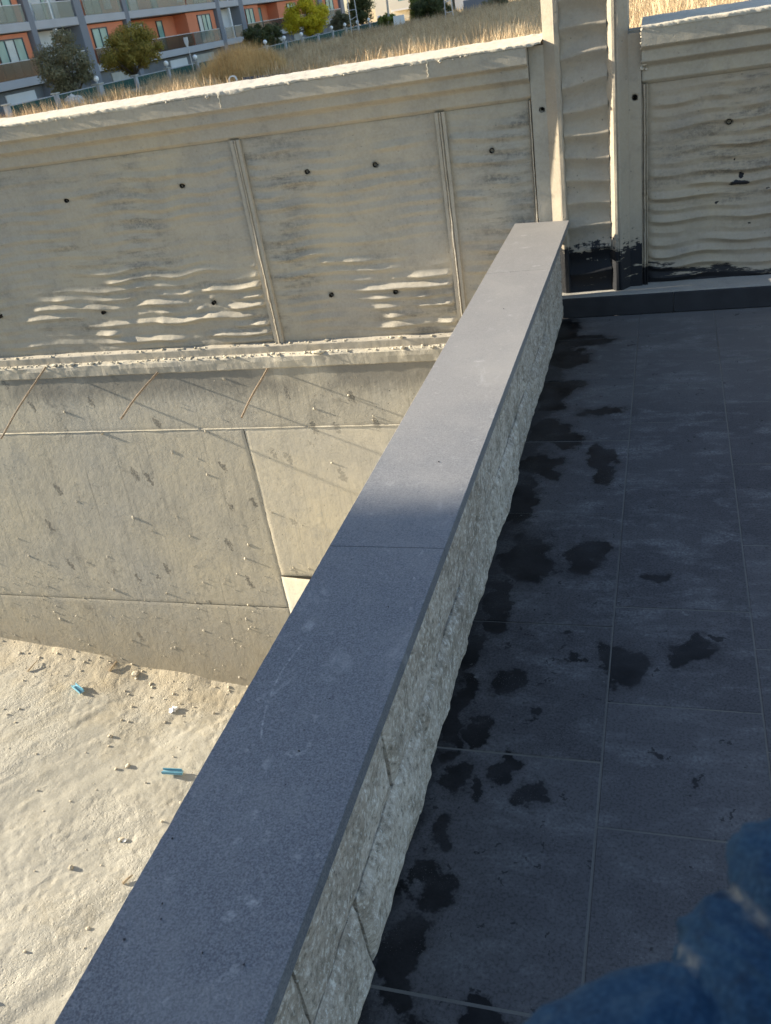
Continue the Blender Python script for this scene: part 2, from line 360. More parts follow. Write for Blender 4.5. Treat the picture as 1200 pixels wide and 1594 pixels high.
def pit_mat():
    k = NT('pit_ground_mud'); big = k.noise(.8, 5, .6); mid = k.noise(6, 6, .65); fine = k.noise(55, 5, .65)
    c = k.mix(k.mp(big, .3, .7), (.36, .335, .27), (.46, .435, .365))
    c = k.mix(k.mp(mid, .5, .75, 0, .5), c, (.33, .295, .22))
    c = k.mix(k.mp(fine, .35, .7, 0, .4), c, (.50, .475, .40))
    c = k.mix(k.mp(k.noise(1.9, 6, .7, None, .6), .52, .66, 0, .45), c, (.36, .315, .225)); c = k.mix(k.mp(k.vor(95), .16, .28, .5, 0), c, (.24, .20, .135))
    x, y, z = k.xyz()
    ed = k.ma('ADD', y, k.ma('MULTIPLY', k.ma('SUBTRACT', k.noise(4, 5), .5), .9))
    c = k.mix(k.mp(ed, 4.30, 4.8, 0, .55), c, (.38, .305, .19))
    nr = k.bump(mid, .10, .02); pt_ = k.mp(k.noise(1.6, 4, .65), .42, .58, .25, 1.0)
    nr = k.bump(k.ma('MULTIPLY', k.noise(46, 5, .68), pt_), .6, .012, nr); nr = k.bump(k.ma('MULTIPLY', k.mp(k.vor(40), .0, .35), pt_), .45, .006, nr)
    xx, yy, zz = k.xyz(); vv = k.ma('ADD', k.ma('SUBTRACT', k.ma('MULTIPLY', xx, .866), k.ma('MULTIPLY', yy, .5)), k.ma('MULTIPLY', k.noise(2.2, 4), .35))
    cr = k.ma('ABSOLUTE', k.ma('SUBTRACT', k.ma('FRACT', k.ma('MULTIPLY', vv, 2.3)), .5)); nr = k.bump(k.ma('MULTIPLY', k.mp(cr, .0, .10), k.mp(k.noise(1.1, 5, .7), .46, .60)), .22, .010, nr); nr = k.bump(k.noise(150, 3), .4, .003, nr)
    return k.done(c, .95, nr, .1)
M['pit'] = pit_mat()
M['clod'] = plain('dry_clods', (.50, .44, .33), .95, .25, 20, .1)
M['splat'] = plain('cement_splatter', (.50, .45, .35), .9, .15, 30, .1)
M['rust'] = plain('rusty_rebar', (.30, .22, .14), .8, .3, 60, .3)
M['cyan'] = plain('blue_plastic', (.13, .33, .43), .4, .1, 30, .5)
M['cyan_in'] = plain('blue_plastic_pale', (.36, .54, .58), .45, .1, 30, .4)
M['white_scrap'] = plain('white_scrap', (.75, .74, .70), .6, .08, 40)
M['wood'] = plain('wood_chip', (.42, .32, .2), .9, .2, 40)
M['field'] = plain('field_soil', (.46, .34, .19), .95, .25, .6, .05)
M['black'] = plain('grit', (.03, .03, .035), .8, .2, 60)
M['skirt'] = plain('basalt_skirting', (.022, .022, .025), .65, .25, 9, .35)
M['house'] = plain('render_wall', (.55, .52, .47), .9, .05, 1.0, .1)
M['roof_felt'] = plain('roof_felt', (.2, .2, .2), .9, .1, 1.0, .1)

# ================================================================== SETTING
# ---- field beyond the wall and far ground
def gridxy(x0, x1, y0, y1, nx, ny, zf):
    X, Y = np.meshgrid(np.linspace(x0, x1, nx), np.linspace(y0, y1, ny), indexing='ij')
    return np.stack([X, Y, zf(X, Y)], -1)
GZ = -.6
b = MB(); b.grid(gridxy(-700, 700, 5.30, 1500, 8, 8, lambda X, Y: X * 0 + GZ), True); tag(b.build('field_ground', M['field']), kind='structure')
b = MB(); b.grid(gridxy(-700, -26, -700, 5.2, 4, 4, lambda X, Y: X * 0 + .52), True); b.grid(gridxy(-26, 700, -700, -16, 4, 4, lambda X, Y: X * 0 - .3), True)
b.grid(gridxy(6, 700, -16, 5.2, 4, 4, lambda X, Y: X * 0 - .3), True)
tag(b.build('neighbouring_ground', M['field']), kind='structure')

# ---- pit ground, a ramp falling to the right
def pitz(X, Y):
    z = -2.66 - .155 * (X + 5.69)
    z = z + .035 * fbm(X * .7, Y * .7, 3) + .0045 * fbm(X * 3.1, Y * 3.1, 9, 4) + .0026 * fbm(X * 14, Y * 14, 5, 4) - .012 * np.clip(vn(X * 26, Y * 26, 6) - .62, 0, 1) * (vn(X * 1.1, Y * 1.1, 7) > .45)
    u = X * .50 + Y * .866          # wheel ruts run obliquely
    v = X * .866 - Y * .5
    r = .014 * fbm(v * 2.6, u * .45, 21, 3) * (.4 + vn(X * .9, Y * .9, 33)) + .012 * np.abs(fbm(v * 6.0, u * 1.4, 25, 3)) * vn(X * 1.3, Y * 1.3, 35) - .010 * np.exp(-((v + 4.05 + .1 * fbm(u, u * 0, 3, 2)) / .05) ** 2) * vn(u * 3, u * 0, 4)
    z = z + r
    z = z + .07 * np.clip((Y - 4.62) / .22, 0, 1) ** 1.5 * (.6 + .8 * vn(X * 5, Y * 5, 8))
    return z
b = MB(); b.grid(gridxy(-7.2, -1.2, 1.3, 5.1, 420, 300, pitz), True); po = tag(b.build('pit_ground', M['pit'], smooth=True), kind='structure')
b = MB()
for (x0, x1, y0, y1, nx, ny) in ((-26, -7.2, -16, 5.1, 60, 60), (-7.2, -.8, -16, 1.3, 40, 60), (-1.2, -.8, 1.3, 5.1, 6, 40)):
    b.grid(gridxy(x0, x1, y0, y1, nx, ny, pitz), True)
b.build('outer_pit_ground', M['pit'], po, smooth=True)
def pz(x, y): return float(pitz(np.array([x]), np.array([y]))[0])

b = MB()                     # clods and pebbles, uncountable
for i in range(1500):
    x = rng.uniform(-7, -1.6); y = 4.83 - abs(rng.normal(0, .22)) if rng.random() < .5 else rng.uniform(1.7, 4.8)
    r = .002 + .012 * rng.random() ** 5
    b.rock((x, y, pz(x, y) + r * .3), r, 1, .35, .8, i)
tag(b.build('loose_clods', M['clod']), 'loose dry clods and pebbles scattered over the pit ground', 'clods', kind='stuff')

# ---- terrace: slab, tiles
slab = MB().box(-.60, 6, -3, 4.99, -.25, -.0019).build('terrace_floor', M['joint']); tag(slab, kind='structure')
G = .0042
def tile(x0, x1, y0, y1):
    h = float(rng.normal(0, .0007))
    MB().box(x0 + G / 2 + rng.uniform(0, .001), x1 - G / 2, y0 + G / 2, y1 - G / 2 - rng.uniform(0, .001), -.0130, h, .0018).build('tile', M['tile'], slab)
colx = [-.585, -.147, .247, .645, 1.04, 1.44, 1.84]
rows = [[-.9, -.3, .3, .94, 1.606, 2.151, 2.81, 3.407, 4.064, 4.63, 4.984],
        [-.9, -.2, .4, .985, 1.405, 1.824, 2.254, 3.039, 3.574, 3.98, 4.407, 4.665, 4.984],
        [-.9, -.4, .2, .8, 1.3, 1.69, 2.084, 2.62, 3.19, 3.76, 4.27, 4.70, 4.984],
        [-.9, -.3, .3, .9, 1.5, 2.1, 2.7, 3.3, 3.9, 4.5, 4.984], [-.9, 0, .6, 1.2, 1.8, 2.4, 3.0, 3.6, 4.2, 4.984], [-.9, -.3, .3, .9, 1.5, 2.1, 2.7, 3.3, 3.9, 4.5, 4.984]]
for i, rw in enumerate(rows):
    for j in range(len(rw) - 1): tile(colx[i], colx[i + 1], rw[j], rw[j + 1])
MB().box(1.845, 6, -3, 4.984, -.0130, -.0002).build('outer_paving', M['tile'], slab)
MB().box(-.56, 1.84, -3, -.9025, -.0130, -.0002).build('outer_paving', M['tile'], slab)

# ================================================================== PARAPET
par = thing('parapet_wall', (-.68, 2, 0), 'low parapet of grey split stone under a dark slab coping', 'parapet')
MB().box(-.815, -.589, -3, 5.03, -4.6, .4700).build('core', M['mortar'], par)
def stone(y0, y1, z0, z1, seed):
    ny = max(6, int((y1 - y0) / .012)); nz = 16
    Y, Z = np.meshgrid(np.linspace(y0, y1, ny), np.linspace(z0, z1, nz), indexing='ij')
    u = (Y - y0) / (y1 - y0); v = (Z - z0) / (z1 - z0)
    edge = np.minimum(np.minimum(u * (y1 - y0), (1 - u) * (y1 - y0)), np.minimum(v, 1 - v) * (z1 - z0))
    bul = np.clip(edge / .035, 0, 1); bul = bul * (2 - bul)
    tilt = (rng.uniform(-1, 1) * (u - .5) + rng.uniform(-1, 1) * (v - .5)) * .010
    n = fbm(Y * 5 + seed * 3.7, Z * 7 + seed, seed, 3) * (.013 if z0 < .1 else .010) + np.abs(fbm(Y * 11, Z * 11, seed + 5, 3)) * .015 + fbm(Y * 45, Z * 45, seed + 9, 3) * .0035
    low = .001 if z0 < .1 else -.001
    X = -.581 + low + (.004 + .010 * rng.random()) * bul + (tilt + n) * (.35 + .65 * bul)
    # ragged arris
    Y = Y + np.where((u < .001) | (u > .999), fbm(Z * 30, Z * 0 + seed, seed + 2, 3) * .004, 0)
    Z = Z + np.where((v < .001) | (v > .999), fbm(Y * 30, Y * 0 + seed, seed + 3, 3) * .004, 0) * (1 if z0 > .1 else (v > .5))
    P = np.stack([X, Y, Z], -1); b = MB().grid(P, False)
    bk = P.copy(); bk[..., 0] = -.603
    ring = [(i, 0) for i in range(ny)] + [(ny - 1, j) for j in range(1, nz)] + [(i, nz - 1) for i in range(ny - 2, -1, -1)] + [(0, j) for j in range(nz - 2, 0, -1)]
    n0 = len(ring); V = [P[r] for r in ring] + [bk[r] for r in ring]
    b.add(V, [(k, n0 + k, n0 + (k + 1) % n0, (k + 1) % n0) for k in range(n0)])
    b.build('stone_block', M['stone'], par, smooth=False)
ly = [-1.15, -.62, -.085, .45, .982, 1.513, 2.048, 2.58, 3.11, 3.65, 4.18, 4.72, 5.03]
uy = [-1.2, -.90, -.355, .19, .730, 1.274, 1.815, 2.35, 2.88, 3.42, 3.96, 4.50, 5.03]
for i in range(len(ly) - 1):
    stone(ly[i] + .0056, ly[i + 1] - .0056, .004, .2100, 30 + i)
    stone(uy[i] + .0056, uy[i + 1] - .0056, .2122, .470, 60 + i)
def slabcap(y0, y1, far=None):
    n = max(60, int((y1 - y0) / .006)); ys = np.linspace(y0, y1, n); zt = .5430 + rng.normal(0, .0004); sd_ = int(abs(y0) * 100) + 3
    def chip(o_): return .0012 + .0008 * fbm(ys * 60, ys * 0 + o_, sd_ + o_, 3) + .010 * np.clip(fbm(ys * 7, ys * 0 + o_, sd_ + 7 + o_, 4) - .52, 0, 1)
    c1, c2, c3 = chip(1), chip(2), chip(3)
    P = np.zeros((n, 9, 3)); P[:, :, 1] = ys[:, None]
    xl, xr, zb = -.831, -.523, .5095
    for j, (x, z) in enumerate(((xl, zb), (xl, zt - c1), (xl + c1, zt), (-.68, zt), (xr - c2, zt), (xr, zt - c2 * .8), (xr, zb + c3), (xr - c3, zb), (xl, zb))):
        P[:, j, 0] = x; P[:, j, 2] = z
    if far: P[:, :, 1] += ((xr - P[:, :, 0]) / .308 * far) * np.clip((ys - y0) / (y1 - y0), 0, 1)[:, None]
    P[0, :, 1] += .0004 * fbm(P[0, :, 0] * 40, P[0, :, 0], 5, 2)
    b = MB().grid(P, True)
    b.add(P[0], [tuple(range(8))]); b.add(P[-1], [tuple(range(7, -1, -1))])
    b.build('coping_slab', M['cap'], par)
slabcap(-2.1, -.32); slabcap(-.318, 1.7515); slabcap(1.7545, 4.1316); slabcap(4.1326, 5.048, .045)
MB().box(-.812, -.600, -2, 5.03, .4705, .5090).build('bedding_mortar', M['mortar'], par)
b = MB()
for i in range(26):
    x = rng.uniform(-.82, -.54); y = rng.uniform(.5, 1.7) if i < 20 else rng.uniform(1.8, 4.8); b.rock((x, y, .5445), .0008 + .0015 * rng.random() ** 2, 1, .4, 1, i)
tag(b.build('coping_grit', M['black']), 'scattered dark grit on the dark coping slabs', 'grit', kind='stuff')

# ================================================================== BOUNDARY WALL
YP = 5.148
holes = [(-3.758, .944), (-2.895, .949), (-2.881, .198), (-1.623, .938), (-2.049, .944), (-1.613, .184), (-2.041, .193), (-.936, .939), (-3.75, .186), (-4.618, .212), (-4.62, .944), (.296, .942)]
def ripple(X, Z, seed=0, lam=.062):
    """cast relief of stacked lens-shaped ripples: sharp crest, undercut below, slope above"""
    q = Z / lam + .55 * fbm(X * 1.5, Z * 1.8, seed + 3, 3) + .12 * np.sin(X * 11 + seed + 2.5 * np.sin(X * 2.3))
    row = np.floor(q); f = q - row
    A = vn(X * 4.3 + row * 3.71, row * 5.3, seed + 5) * .65 + vn(X * 11 + row * 1.9, row * 2.7, seed + 6) * .35
    A = np.clip((A - .26) * 2.2, .08, 1.0)
    pk = .46 + .16 * (vn(X * 6 + row * 2.1, row * 3.3, seed + 8) - .5)
    h = np.where(f > pk, (1 - f) / (1 - pk), (f / pk) ** 1.4)
    return h * A
def low_zone(X, Z, u):
    e = np.clip((u - .15 + .30 * fbm(X * 2.2, Z * 2.5, 301, 3)) / .35, 0, 1); lo = np.clip((.62 + .25 * fbm(X * 1.8, Z * 0, 303, 3) - Z) / .22, 0, 1)
    gap = np.clip((fbm(X * 1.5, Z * 2.0, 305, 3) + .42) / .3, 0, 1)
    return .24 + .22 * np.clip((Z - .55) / .2, 0, 1) + .76 * e * lo * gap
def panel(parent, x0, x1, z0, z1, mat, seed, amp=.031, name='ripple_panel', dx=.0095, dz=.0048, base=YP, zone=None):
    nx = int((x1 - x0) / dx) + 2; nz = int((z1 - z0) / dz) + 2
    X, Z = np.meshgrid(np.linspace(x0, x1, nx), np.linspace(z0, z1, nz), indexing='ij')
    e = np.minimum(np.minimum(X - x0, x1 - X), np.minimum(Z - z0, z1 - Z)); ef = np.clip(e / .035, 0, 1)
    fade = np.clip((z1 - Z) / .12, .35, 1.0)
    u = (X - x0) / (x1 - x0)
    strong = zone(X, Z, u) if zone is not None else .8
    h = ripple(X, Z, seed) * amp * ef * fade * strong
    h = h + .0035 * fbm(X * 3, Z * 3, seed + 7, 3) + .0012 * fbm(X * 25, Z * 25, seed + 8, 3)
    Y = base - h
    for hx, hz in holes:
        d = np.hypot(X - hx, Z - hz); Y = np.where(d < .0125, base + .05, Y)
    b = MB(); b.grid(np.stack([X, Y, Z], -1), True)
    # a margin groove round the panel
    return b.build(name, mat, parent, smooth=True)
def strip(x0, x1, prof, nx=None, lump=0.0, seed=0, dx=.03):
    """profile of (y,z) points swept along x; lump = noise on the arrises"""
    nx = nx or max(2, int((x1 - x0) / dx)); xs = np.linspace(x0, x1, nx)
    P = np.zeros((nx, len(prof), 3))
    for j, (y, z) in enumerate(prof):
        P[:, j, 0] = xs; P[:, j, 1] = y + lump * fbm(xs * 9, xs * 0 + j * 3.3, seed + j, 4); P[:, j, 2] = z + lump * fbm(xs * 9, xs * 0 + j * 5.1, seed + 50 + j, 4)
    return MB().grid(P, False)
LX0 = -15.0
bw = thing('boundary_wall', (-5, 5.2, -.6), 'long grey concrete boundary wall with rippled panels above the pit', 'wall')
# body behind the panels
MB().box(LX0, -.60, 5.155, 5.33, -.62, 1.43).build('wall_body', M['conc_trim'], bw)
XE = -.700
CORN = [(5.336, 1.28), (5.336, 1.4555), (5.30, 1.460), (5.20, 1.452), (5.09, 1.444), (5.047, 1.437), (5.040, 1.428), (5.040, 1.353), (5.046, 1.347), (5.071, 1.334), (5.075, 1.328), (5.075, 1.283), (5.080, 1.277), (5.112, 1.258), (5.118, 1.250), (5.120, 1.192), (5.124, 1.186), (5.142, 1.172)]
b = strip(-8.0, XE, CORN, dx=.05, lump=.0012, seed=4)
b.add([(XE, y, z) for y, z in CORN], [tuple(range(len(CORN)))]); b.build('cornice', M['conc_trim'], bw)
strip(LX0, -8.0, CORN, dx=.4).build('cornice', M['conc_trim'], bw)
# crust of rough mortar on the very top
def crust(x0, x1, seed, wl=0.0):
    nx = int((x1 - x0) / .008); ny = 34
    X, V = np.meshgrid(np.linspace(x0, x1, nx), np.linspace(0, 1, ny), indexing='ij')
    fr = 5.034 + .004 * fbm(X * 7, X * 0, seed, 4) + .004 * fbm(X * 40, X * 0, seed + 1, 3)
    Y = fr + (5.342 - fr) * V
    Z = 1.444 + .024 * V + .0035 * fbm(X * 4, Y * 6, seed + 2, 4) + .003 * fbm(X * 30, Y * 30, seed + 3, 3)
    drop = .012 + .016 * np.clip(fbm(X * 5, X * 0, seed + 4, 4) + .2, 0, 1) + .05 * np.clip(fbm(X * 3.1, X * 0 + 9, seed + 5, 2) - .62, 0, 1)
    Z[:, 0] = Z[:, 1] - drop[:, 0]; Y[:, 0] = np.minimum(Y[:, 0] + .004, 5.0392); Y[:, 1] = Y[:, 0] - .003 - .002 * vn(X[:, 1] * 40, X[:, 1] * 0)
    Z[:, 1] = Z[:, 2] - .004; Z[:, -1] -= .05
    return MB().grid(np.stack([X, Y, Z], -1), False)
crust(-8, -.622, 11).build('top_crust', M['conc_top'], bw, smooth=True)
# panels
PZ0, PZ1 = -.098, 1.170
for k, (x0, x1) in enumerate(((-7.8, -5.08), (-5.02, -2.496), (-2.436, -1.232), (-1.178, -.716))):
    panel(bw, x0, x1, PZ0, PZ1, M['conc_panel'], 100 + k * 13, amp=.034, zone=low_zone)
# vertical joint strips between panels, with a ragged mortar fin
def vjoint(xc, w, z0, z1, seed, y=5.121):
    nz = 160; zs = np.linspace(z0, z1, nz)
    offs = [(-w / 2, 5.146), (-w / 2, y), (-.010, y + .001), (-.006, y + .008), (-.003, y - .006), (.003, y - .008), (.006, y + .009), (.010, y), (w / 2, y - .001), (w / 2, 5.146)]
    P = np.zeros((len(offs), nz, 3))
    for i, (ox, yy) in enumerate(offs):
        fin = i in (4, 5)
        P[i, :, 0] = xc + ox + .0016 * fbm(zs * 14, zs * 0 + i, seed + i, 4) + (.003 * fbm(zs * 30, zs * 0, seed, 3) if fin else 0)
        P[i, :, 1] = yy - (.008 * np.clip(fbm(zs * 20, zs * 0 + 2, seed + 9, 4), -.4, 1) if fin else .001 * fbm(zs * 20, zs * 0 + i, seed + 3, 3)); P[i, :, 2] = zs
    return MB().grid(P, True)
for xc, w in ((-2.466, .062), (-1.205, .056), (-5.05, .062)):
    vjoint(xc, w, -.10, 1.172, int(abs(xc) * 100)).build('joint_strip', M['conc_trim'], bw, smooth=False)
vjoint(-.708, .020, -.10, 1.17, 5, 5.125).build('joint_strip', M['conc_trim'], bw)
# plain pilaster strip beside the pillar
b = MB()
X, Z = np.meshgrid(np.linspace(-.697, -.618, 9), np.linspace(-.2, 1.425, 200), indexing='ij')
Y = 5.106 + .0015 * fbm(X * 10, Z * 4, 3, 3); d = np.hypot(X + .645, Z - 1.118); Y = np.where(d < .011, 5.16, Y)
b.grid(np.stack([X, Y, Z], -1), True); b.add([(-.697, 5.106, -.2), (-.697, 5.106, 1.425), (-.697, 5.16, 1.425), (-.697, 5.16, -.2)], [(0, 1, 2, 3)])
b.build('pilaster_strip', M['conc_trim'], bw, smooth=True)
# the two ledges under the panels
strip(LX0, -.62, [(5.15, -.098), (5.103, -.106), (5.098, -.112), (5.097, -.158), (5.10, -.166)], dx=.012, lump=.004, seed=31).build('upper_ledge', M['conc_trim'], bw)
b = strip(LX0, -.62, [(5.115, -.157), (5.088, -.158), (5.062, -.163), (5.052, -.171), (5.049, -.20), (5.050, -.245), (5.062, -.256), (5.09, -.262)], dx=.012, lump=.007, seed=41)
b.build('lower_ledge', M['conc_low2'], bw)
b = MB()
for i in range(520):
    x = rng.uniform(-6.2, -.9); up = rng.random() < .25
    r = .003 + .011 * rng.random() ** 2.2
    b.rock((x, (5.105 + rng.uniform(0, .02)) if up else 5.063 + rng.uniform(-.008, .026), (-.103 if up else -.160) + r * .2), r, 1, .4, .7, i)
for x, r in ((-2.17, .028), (-2.20, .02), (-1.60, .02), (-4.25, .024), (-4.1, .02), (-3.93, .02)):
    b.rock((x, 5.066, -.155), r, 2, .25, .6, int(-x * 100))
b.build('ledge_crumbs', M['mortar_pale'], bw, kind='stuff')
b = MB()
for i in range(70):
    x = rng.uniform(-6, -.8); b.rock((x, 5.034, 1.433 - abs(rng.normal(0, .006))), .002 + .007 * rng.random() ** 3, 1, .4, .8, i)
for x in (-2.53, -3.46, -1.15): b.rock((x, 5.033, 1.425), .011, 2, .3, 1, 3)
b.build('drips', M['conc_top'], bw, kind='stuff')
# vertical seams through the cornice
for x in (-1.222, -2.46):
    MB().tube([(x + .003 * math.sin(i * 2.1), 5.038 if z > 1.35 else 5.072, z) for i, z in enumerate(np.linspace(1.436, 1.36, 9))], [.006 * (1 - i * .07) for i in range(9)], 6).build('seam_mortar', M['mortar_pale'], bw)

M['void'] = plain('tie_hole_dark', (.025, .023, .02), .9, .2, 80, .1)  # no plug: the dark inside of the open hole is painted near-black
def tiehole(par, x, z, y):
    n = 14; V = []
    for rr, yy in ((.0135, y + .001), (.0128, y - .0025), (.0112, y - .002), (.0105, y + .03)):
        for k_ in range(n): a = 2 * math.pi * k_ / n; V.append((x + rr * math.cos(a), yy, z + rr * math.sin(a)))
    F = [(q * n + k_, q * n + (k_ + 1) % n, (q + 1) * n + (k_ + 1) % n, (q + 1) * n + k_) for q in range(3) for k_ in range(n)] + [tuple(3 * n + k_ for k_ in range(n))]
    MB().add(V, F).build('tie_hole', M['void'], par)
for hx, hz in holes[:11]: tiehole(bw, hx, hz, YP - .008 - (.010 if hz < .5 else .004))
tiehole(bw, -.645, 1.118, 5.106)
# ---- lower retaining wall
BAT0 = math.tan(R(5.0))
rw = thing('retaining_wall', (-4, 5.06, -3.4), 'tall beige concrete retaining wall below the rippled wall, splattered with cement', 'wall')
MB().add([(x, y, z) for x in (-26, -.6) for (y, z) in ((5.085, -.25), (5.085 - BAT0 * 4.35, -4.6), (5.30, -4.6), (5.30, -.25))], [(0, 1, 5, 4), (1, 2, 6, 5), (2, 3, 7, 6), (3, 0, 4, 7), (3, 2, 1, 0), (4, 5, 6, 7)]).build('wall_body', M['conc_low'], rw)
BAT = math.tan(R(5.0))
def batter(P):
    """the retaining wall leans back: its foot stands further out than its head"""
    Q = P.copy(); Q[..., 1] = P[..., 1] - BAT * np.clip(-.25 - P[..., 2], 0, None)
    return Q
def lowpanel(x0, x1, z0, z1, y, mat, seed, tilt=0.0, name='formwork_panel'):
    nx = max(3, int((x1 - x0) / .016)); nz = max(3, int((z1 - z0) / .016))
    X, Z = np.meshgrid(np.linspace(x0, x1, nx), np.linspace(z0, z1, nz), indexing='ij')
    skew = .0494 * (-.68 - Z)          # the shutter joint is not quite plumb
    Y = y + .0035 * fbm(X * 1.2, Z * 1.2, seed, 3) + .0010 * fbm(X * 9, Z * 7, seed + 2, 4) + tilt * (X - x0)
    e = np.minimum(np.minimum(X - x0, x1 - X), np.minimum(Z - z0, z1 - Z)); Y = Y + np.where(e < .001, .0025, 0)
    X = X + np.where((X <= x0 + 1e-6) | (X >= x1 - 1e-6), .004 * fbm(Z * 18, Z * 0, seed + 4, 4), 0)
    if x1 == JX - .002: X = X + skew * (X - x0) / (x1 - x0)
    if x0 == JX: X = X + skew * (x1 - X) / (x1 - x0)
    b = MB(); b.grid(batter(np.stack([X, Y, Z], -1)), True)
    b.build(name, mat, rw, smooth=True)
JX = -2.834
lowpanel(-9, -.62, -.676, -.22, 5.060, M['conc_low'], 1)
lowpanel(-9, JX - .002, -2.157, -.679, 5.056, M['conc_low'], 2)
lowpanel(JX, -.62, -1.867, -.679, 5.0555, M['conc_low2'], 3)
lowpanel(-9, JX - .002, -4.4, -2.159, 5.0535, M['conc_low'], 4)
lowpanel(JX, -.62, -4.4, -1.871, 5.044, M['conc_pale'], 5, -.10, 'plaster_patch')
b = MB()
for i in range(330):
    x = rng.uniform(-6.3, -1.6); z = -.7 - 2.6 * rng.random() ** .55 if i < 290 else rng.uniform(-.7, -.28)
    r = .0018 + .009 * rng.random() ** 4
    b.rock((x, 5.0545, z), r, 1, .5, 1.0 + 1.2 * rng.random(), i)
for i in range(760):
    x = rng.uniform(-6.3, -1.8); z = -3.35 + 1.55 * rng.random() ** 1.7; r = .0022 + .005 * rng.random() ** 2
    b.rock((x, 5.0545, z), r, 1, .5, .8 + .8 * rng.random(), 900 + i)
b.v = [batter(q) for q in b.v]
b.build('cement_splatter', M['splat'], rw, kind='stuff')
# thin fins at the shutter joints
jf = strip(-9, -.7, [(5.062, -.672), (5.0535, -.6745), (5.053, -.6765), (5.06, -.679)], dx=.012, lump=.0028, seed=71); jf.v = [batter(q) for q in jf.v]; jf.build('joint_fin', M['conc_low'], rw)
for nm, rt, tp, lb in (('rebar', (-4.327, 5.058, -.165), (-4.506, 4.58, -0.504), 'longest bent rusty rebar, leftmost of three sticking out of the retaining wall'),
                       ('rebar', (-3.405, 5.062, -.24), (-3.494, 4.62, -0.393), 'bent rusty rebar in the middle of three sticking out of the retaining wall'),
                       ('rebar', (-2.561, 5.062, -.25), (-2.594, 4.62, -0.408), 'bent rusty rebar nearest the parapet of three sticking out of the wall')):
    rt = Vector(rt); tp = Vector(tp); pts = []
    for i in range(15):
        t = i / 14; p = rt.lerp(tp, t); p.z += .022 * math.sin(math.pi * min(1, t * 1.1)); p.x += .010 * math.sin(t * 5); pts.append(p)
    pts = [rt + Vector((.01, .05, .004))] + pts
    o = MB().tube(pts, [.0062 + .0006 * (i % 2) for i in range(len(pts))], 8).build('rebar', M['rust'])
    tag(o, lb, 'rebar', 'rebars sticking out of the retaining wall')

# ---- pillar
pl = thing('wall_pillar', (-.41, 5.15, 0), 'grey concrete pillar with rippled front and tarred base at the parapet end', 'pillar')
PT = 2.35; PB = -.25
def vext(pts, z0, z1, nz=120, wob=.0012, seed=0, cap=False):
    zs = np.linspace(z0, z1, nz); P = np.zeros((len(pts), nz, 3))
    for i, (x, y) in enumerate(pts):
        P[i, :, 0] = x + wob * fbm(zs * 8, zs * 0 + i, seed + i, 4); P[i, :, 1] = y + wob * fbm(zs * 8, zs * 0 + i, seed + 20 + i, 4); P[i, :, 2] = zs
    return MB().grid(P, True)
vext([(-.619, 5.34), (-.619, 5.105), (-.565, 5.072), (-.558, 5.069), (-.540, 5.069), (-.5345, 5.073), (-.530, 5.098)], PB, PT, 200, .0018, 3).build('frame_edge', M['conc_pillar'], pl)
vext([(-.313, 5.098), (-.279, 5.060), (-.274, 5.055), (-.262, 5.053), (-.256, 5.059), (-.252, 5.055), (-.245, 5.055), (-.240, 5.058), (-.199, 5.105), (-.199, 5.34)], PB, PT, 200, .0018, 8).build('frame_edge', M['conc_pillar'], pl)
nx, nz = 40, 420
X, Z = np.meshgrid(np.linspace(-.532, -.300, nx), np.linspace(PB, PT, nz), indexing='ij')
q = Z / .0615 + .25 * np.sin((X + .5) * 9 + Z * 7) + .25 * fbm(X * 3, Z * 2, 77, 2)
Y = 5.094 - .0215 * (1 - np.abs(np.sin(math.pi * q / 2)) ** 1.1) * np.clip(.96 + .35 * fbm(X * 2, Z * 3, 78, 2), .6, 1.08) - .002 * fbm(X * 14, Z * 14, 79, 3)
MB().grid(np.stack([X, Y, Z], -1), True).build('ripple_panel', M['conc_pillar'], pl, smooth=True)
MB().box(-.618, -.200, 5.112, 5.338, PB, PT).build('pillar_body', M['conc_trim'], pl)

# ---- wall right of the pillar
rg = thing('boundary_wall', (1, 5.2, 0), 'grey rippled concrete wall right of the pillar with tar smears at its foot', 'wall')
RX1 = 3.2
MB().box(-.20, RX1, 5.156, 5.33, -.62, 1.425).build('wall_body', M['conc_trim'], rg)
X, Z = np.meshgrid(np.linspace(-.199, -.1345, 8), np.linspace(-.1, 1.415, 190), indexing='ij')
Y = 5.106 + .0015 * fbm(X * 10, Z * 4, 13, 3); d = np.hypot(X + .167, Z - 1.118); Y = np.where(d < .011, 5.16, Y)
b = MB().grid(np.stack([X, Y, Z], -1), True); b.grid(gridxy(-.199, -.1345, 5.106, 5.33, 3, 3, lambda A, B: A * 0 + 1.415), True); b.build('pilaster_strip', M['conc_pillar'], rg, smooth=True)
b = strip(-.132, RX1, CORN, dx=.04, lump=.0012, seed=14); b.add([(-.132, y, z) for y, z in CORN], [tuple(range(len(CORN)))[::-1]]); b.build('cornice', M['conc_trim'], rg)
crust(-.132, RX1, 61).build('top_crust', M['conc_top'], rg, smooth=True)
panel(rg, -.104, RX1, .10, PZ1, M['conc_right'], 171, amp=.036)
vjoint(-.119, .030, .10, 1.175, 88, 5.117).build('joint_strip', M['conc_right'], rg)
b = MB()
for i in range(46):
    z = rng.uniform(1.24, 1.43); b.rock((-.128 + rng.uniform(-.004, .012) * (1.5 if z < 1.4 else 1), 5.045 + (1.43 - z) * .35, z), .004 + .007 * rng.random(), 1, .4, 1, i)
b.build('chipped_mortar', M['conc_top'], rg, kind='stuff')
tiehole(rg, .296, .942, YP - .014); tiehole(rg, -.167, 1.118, 5.106)
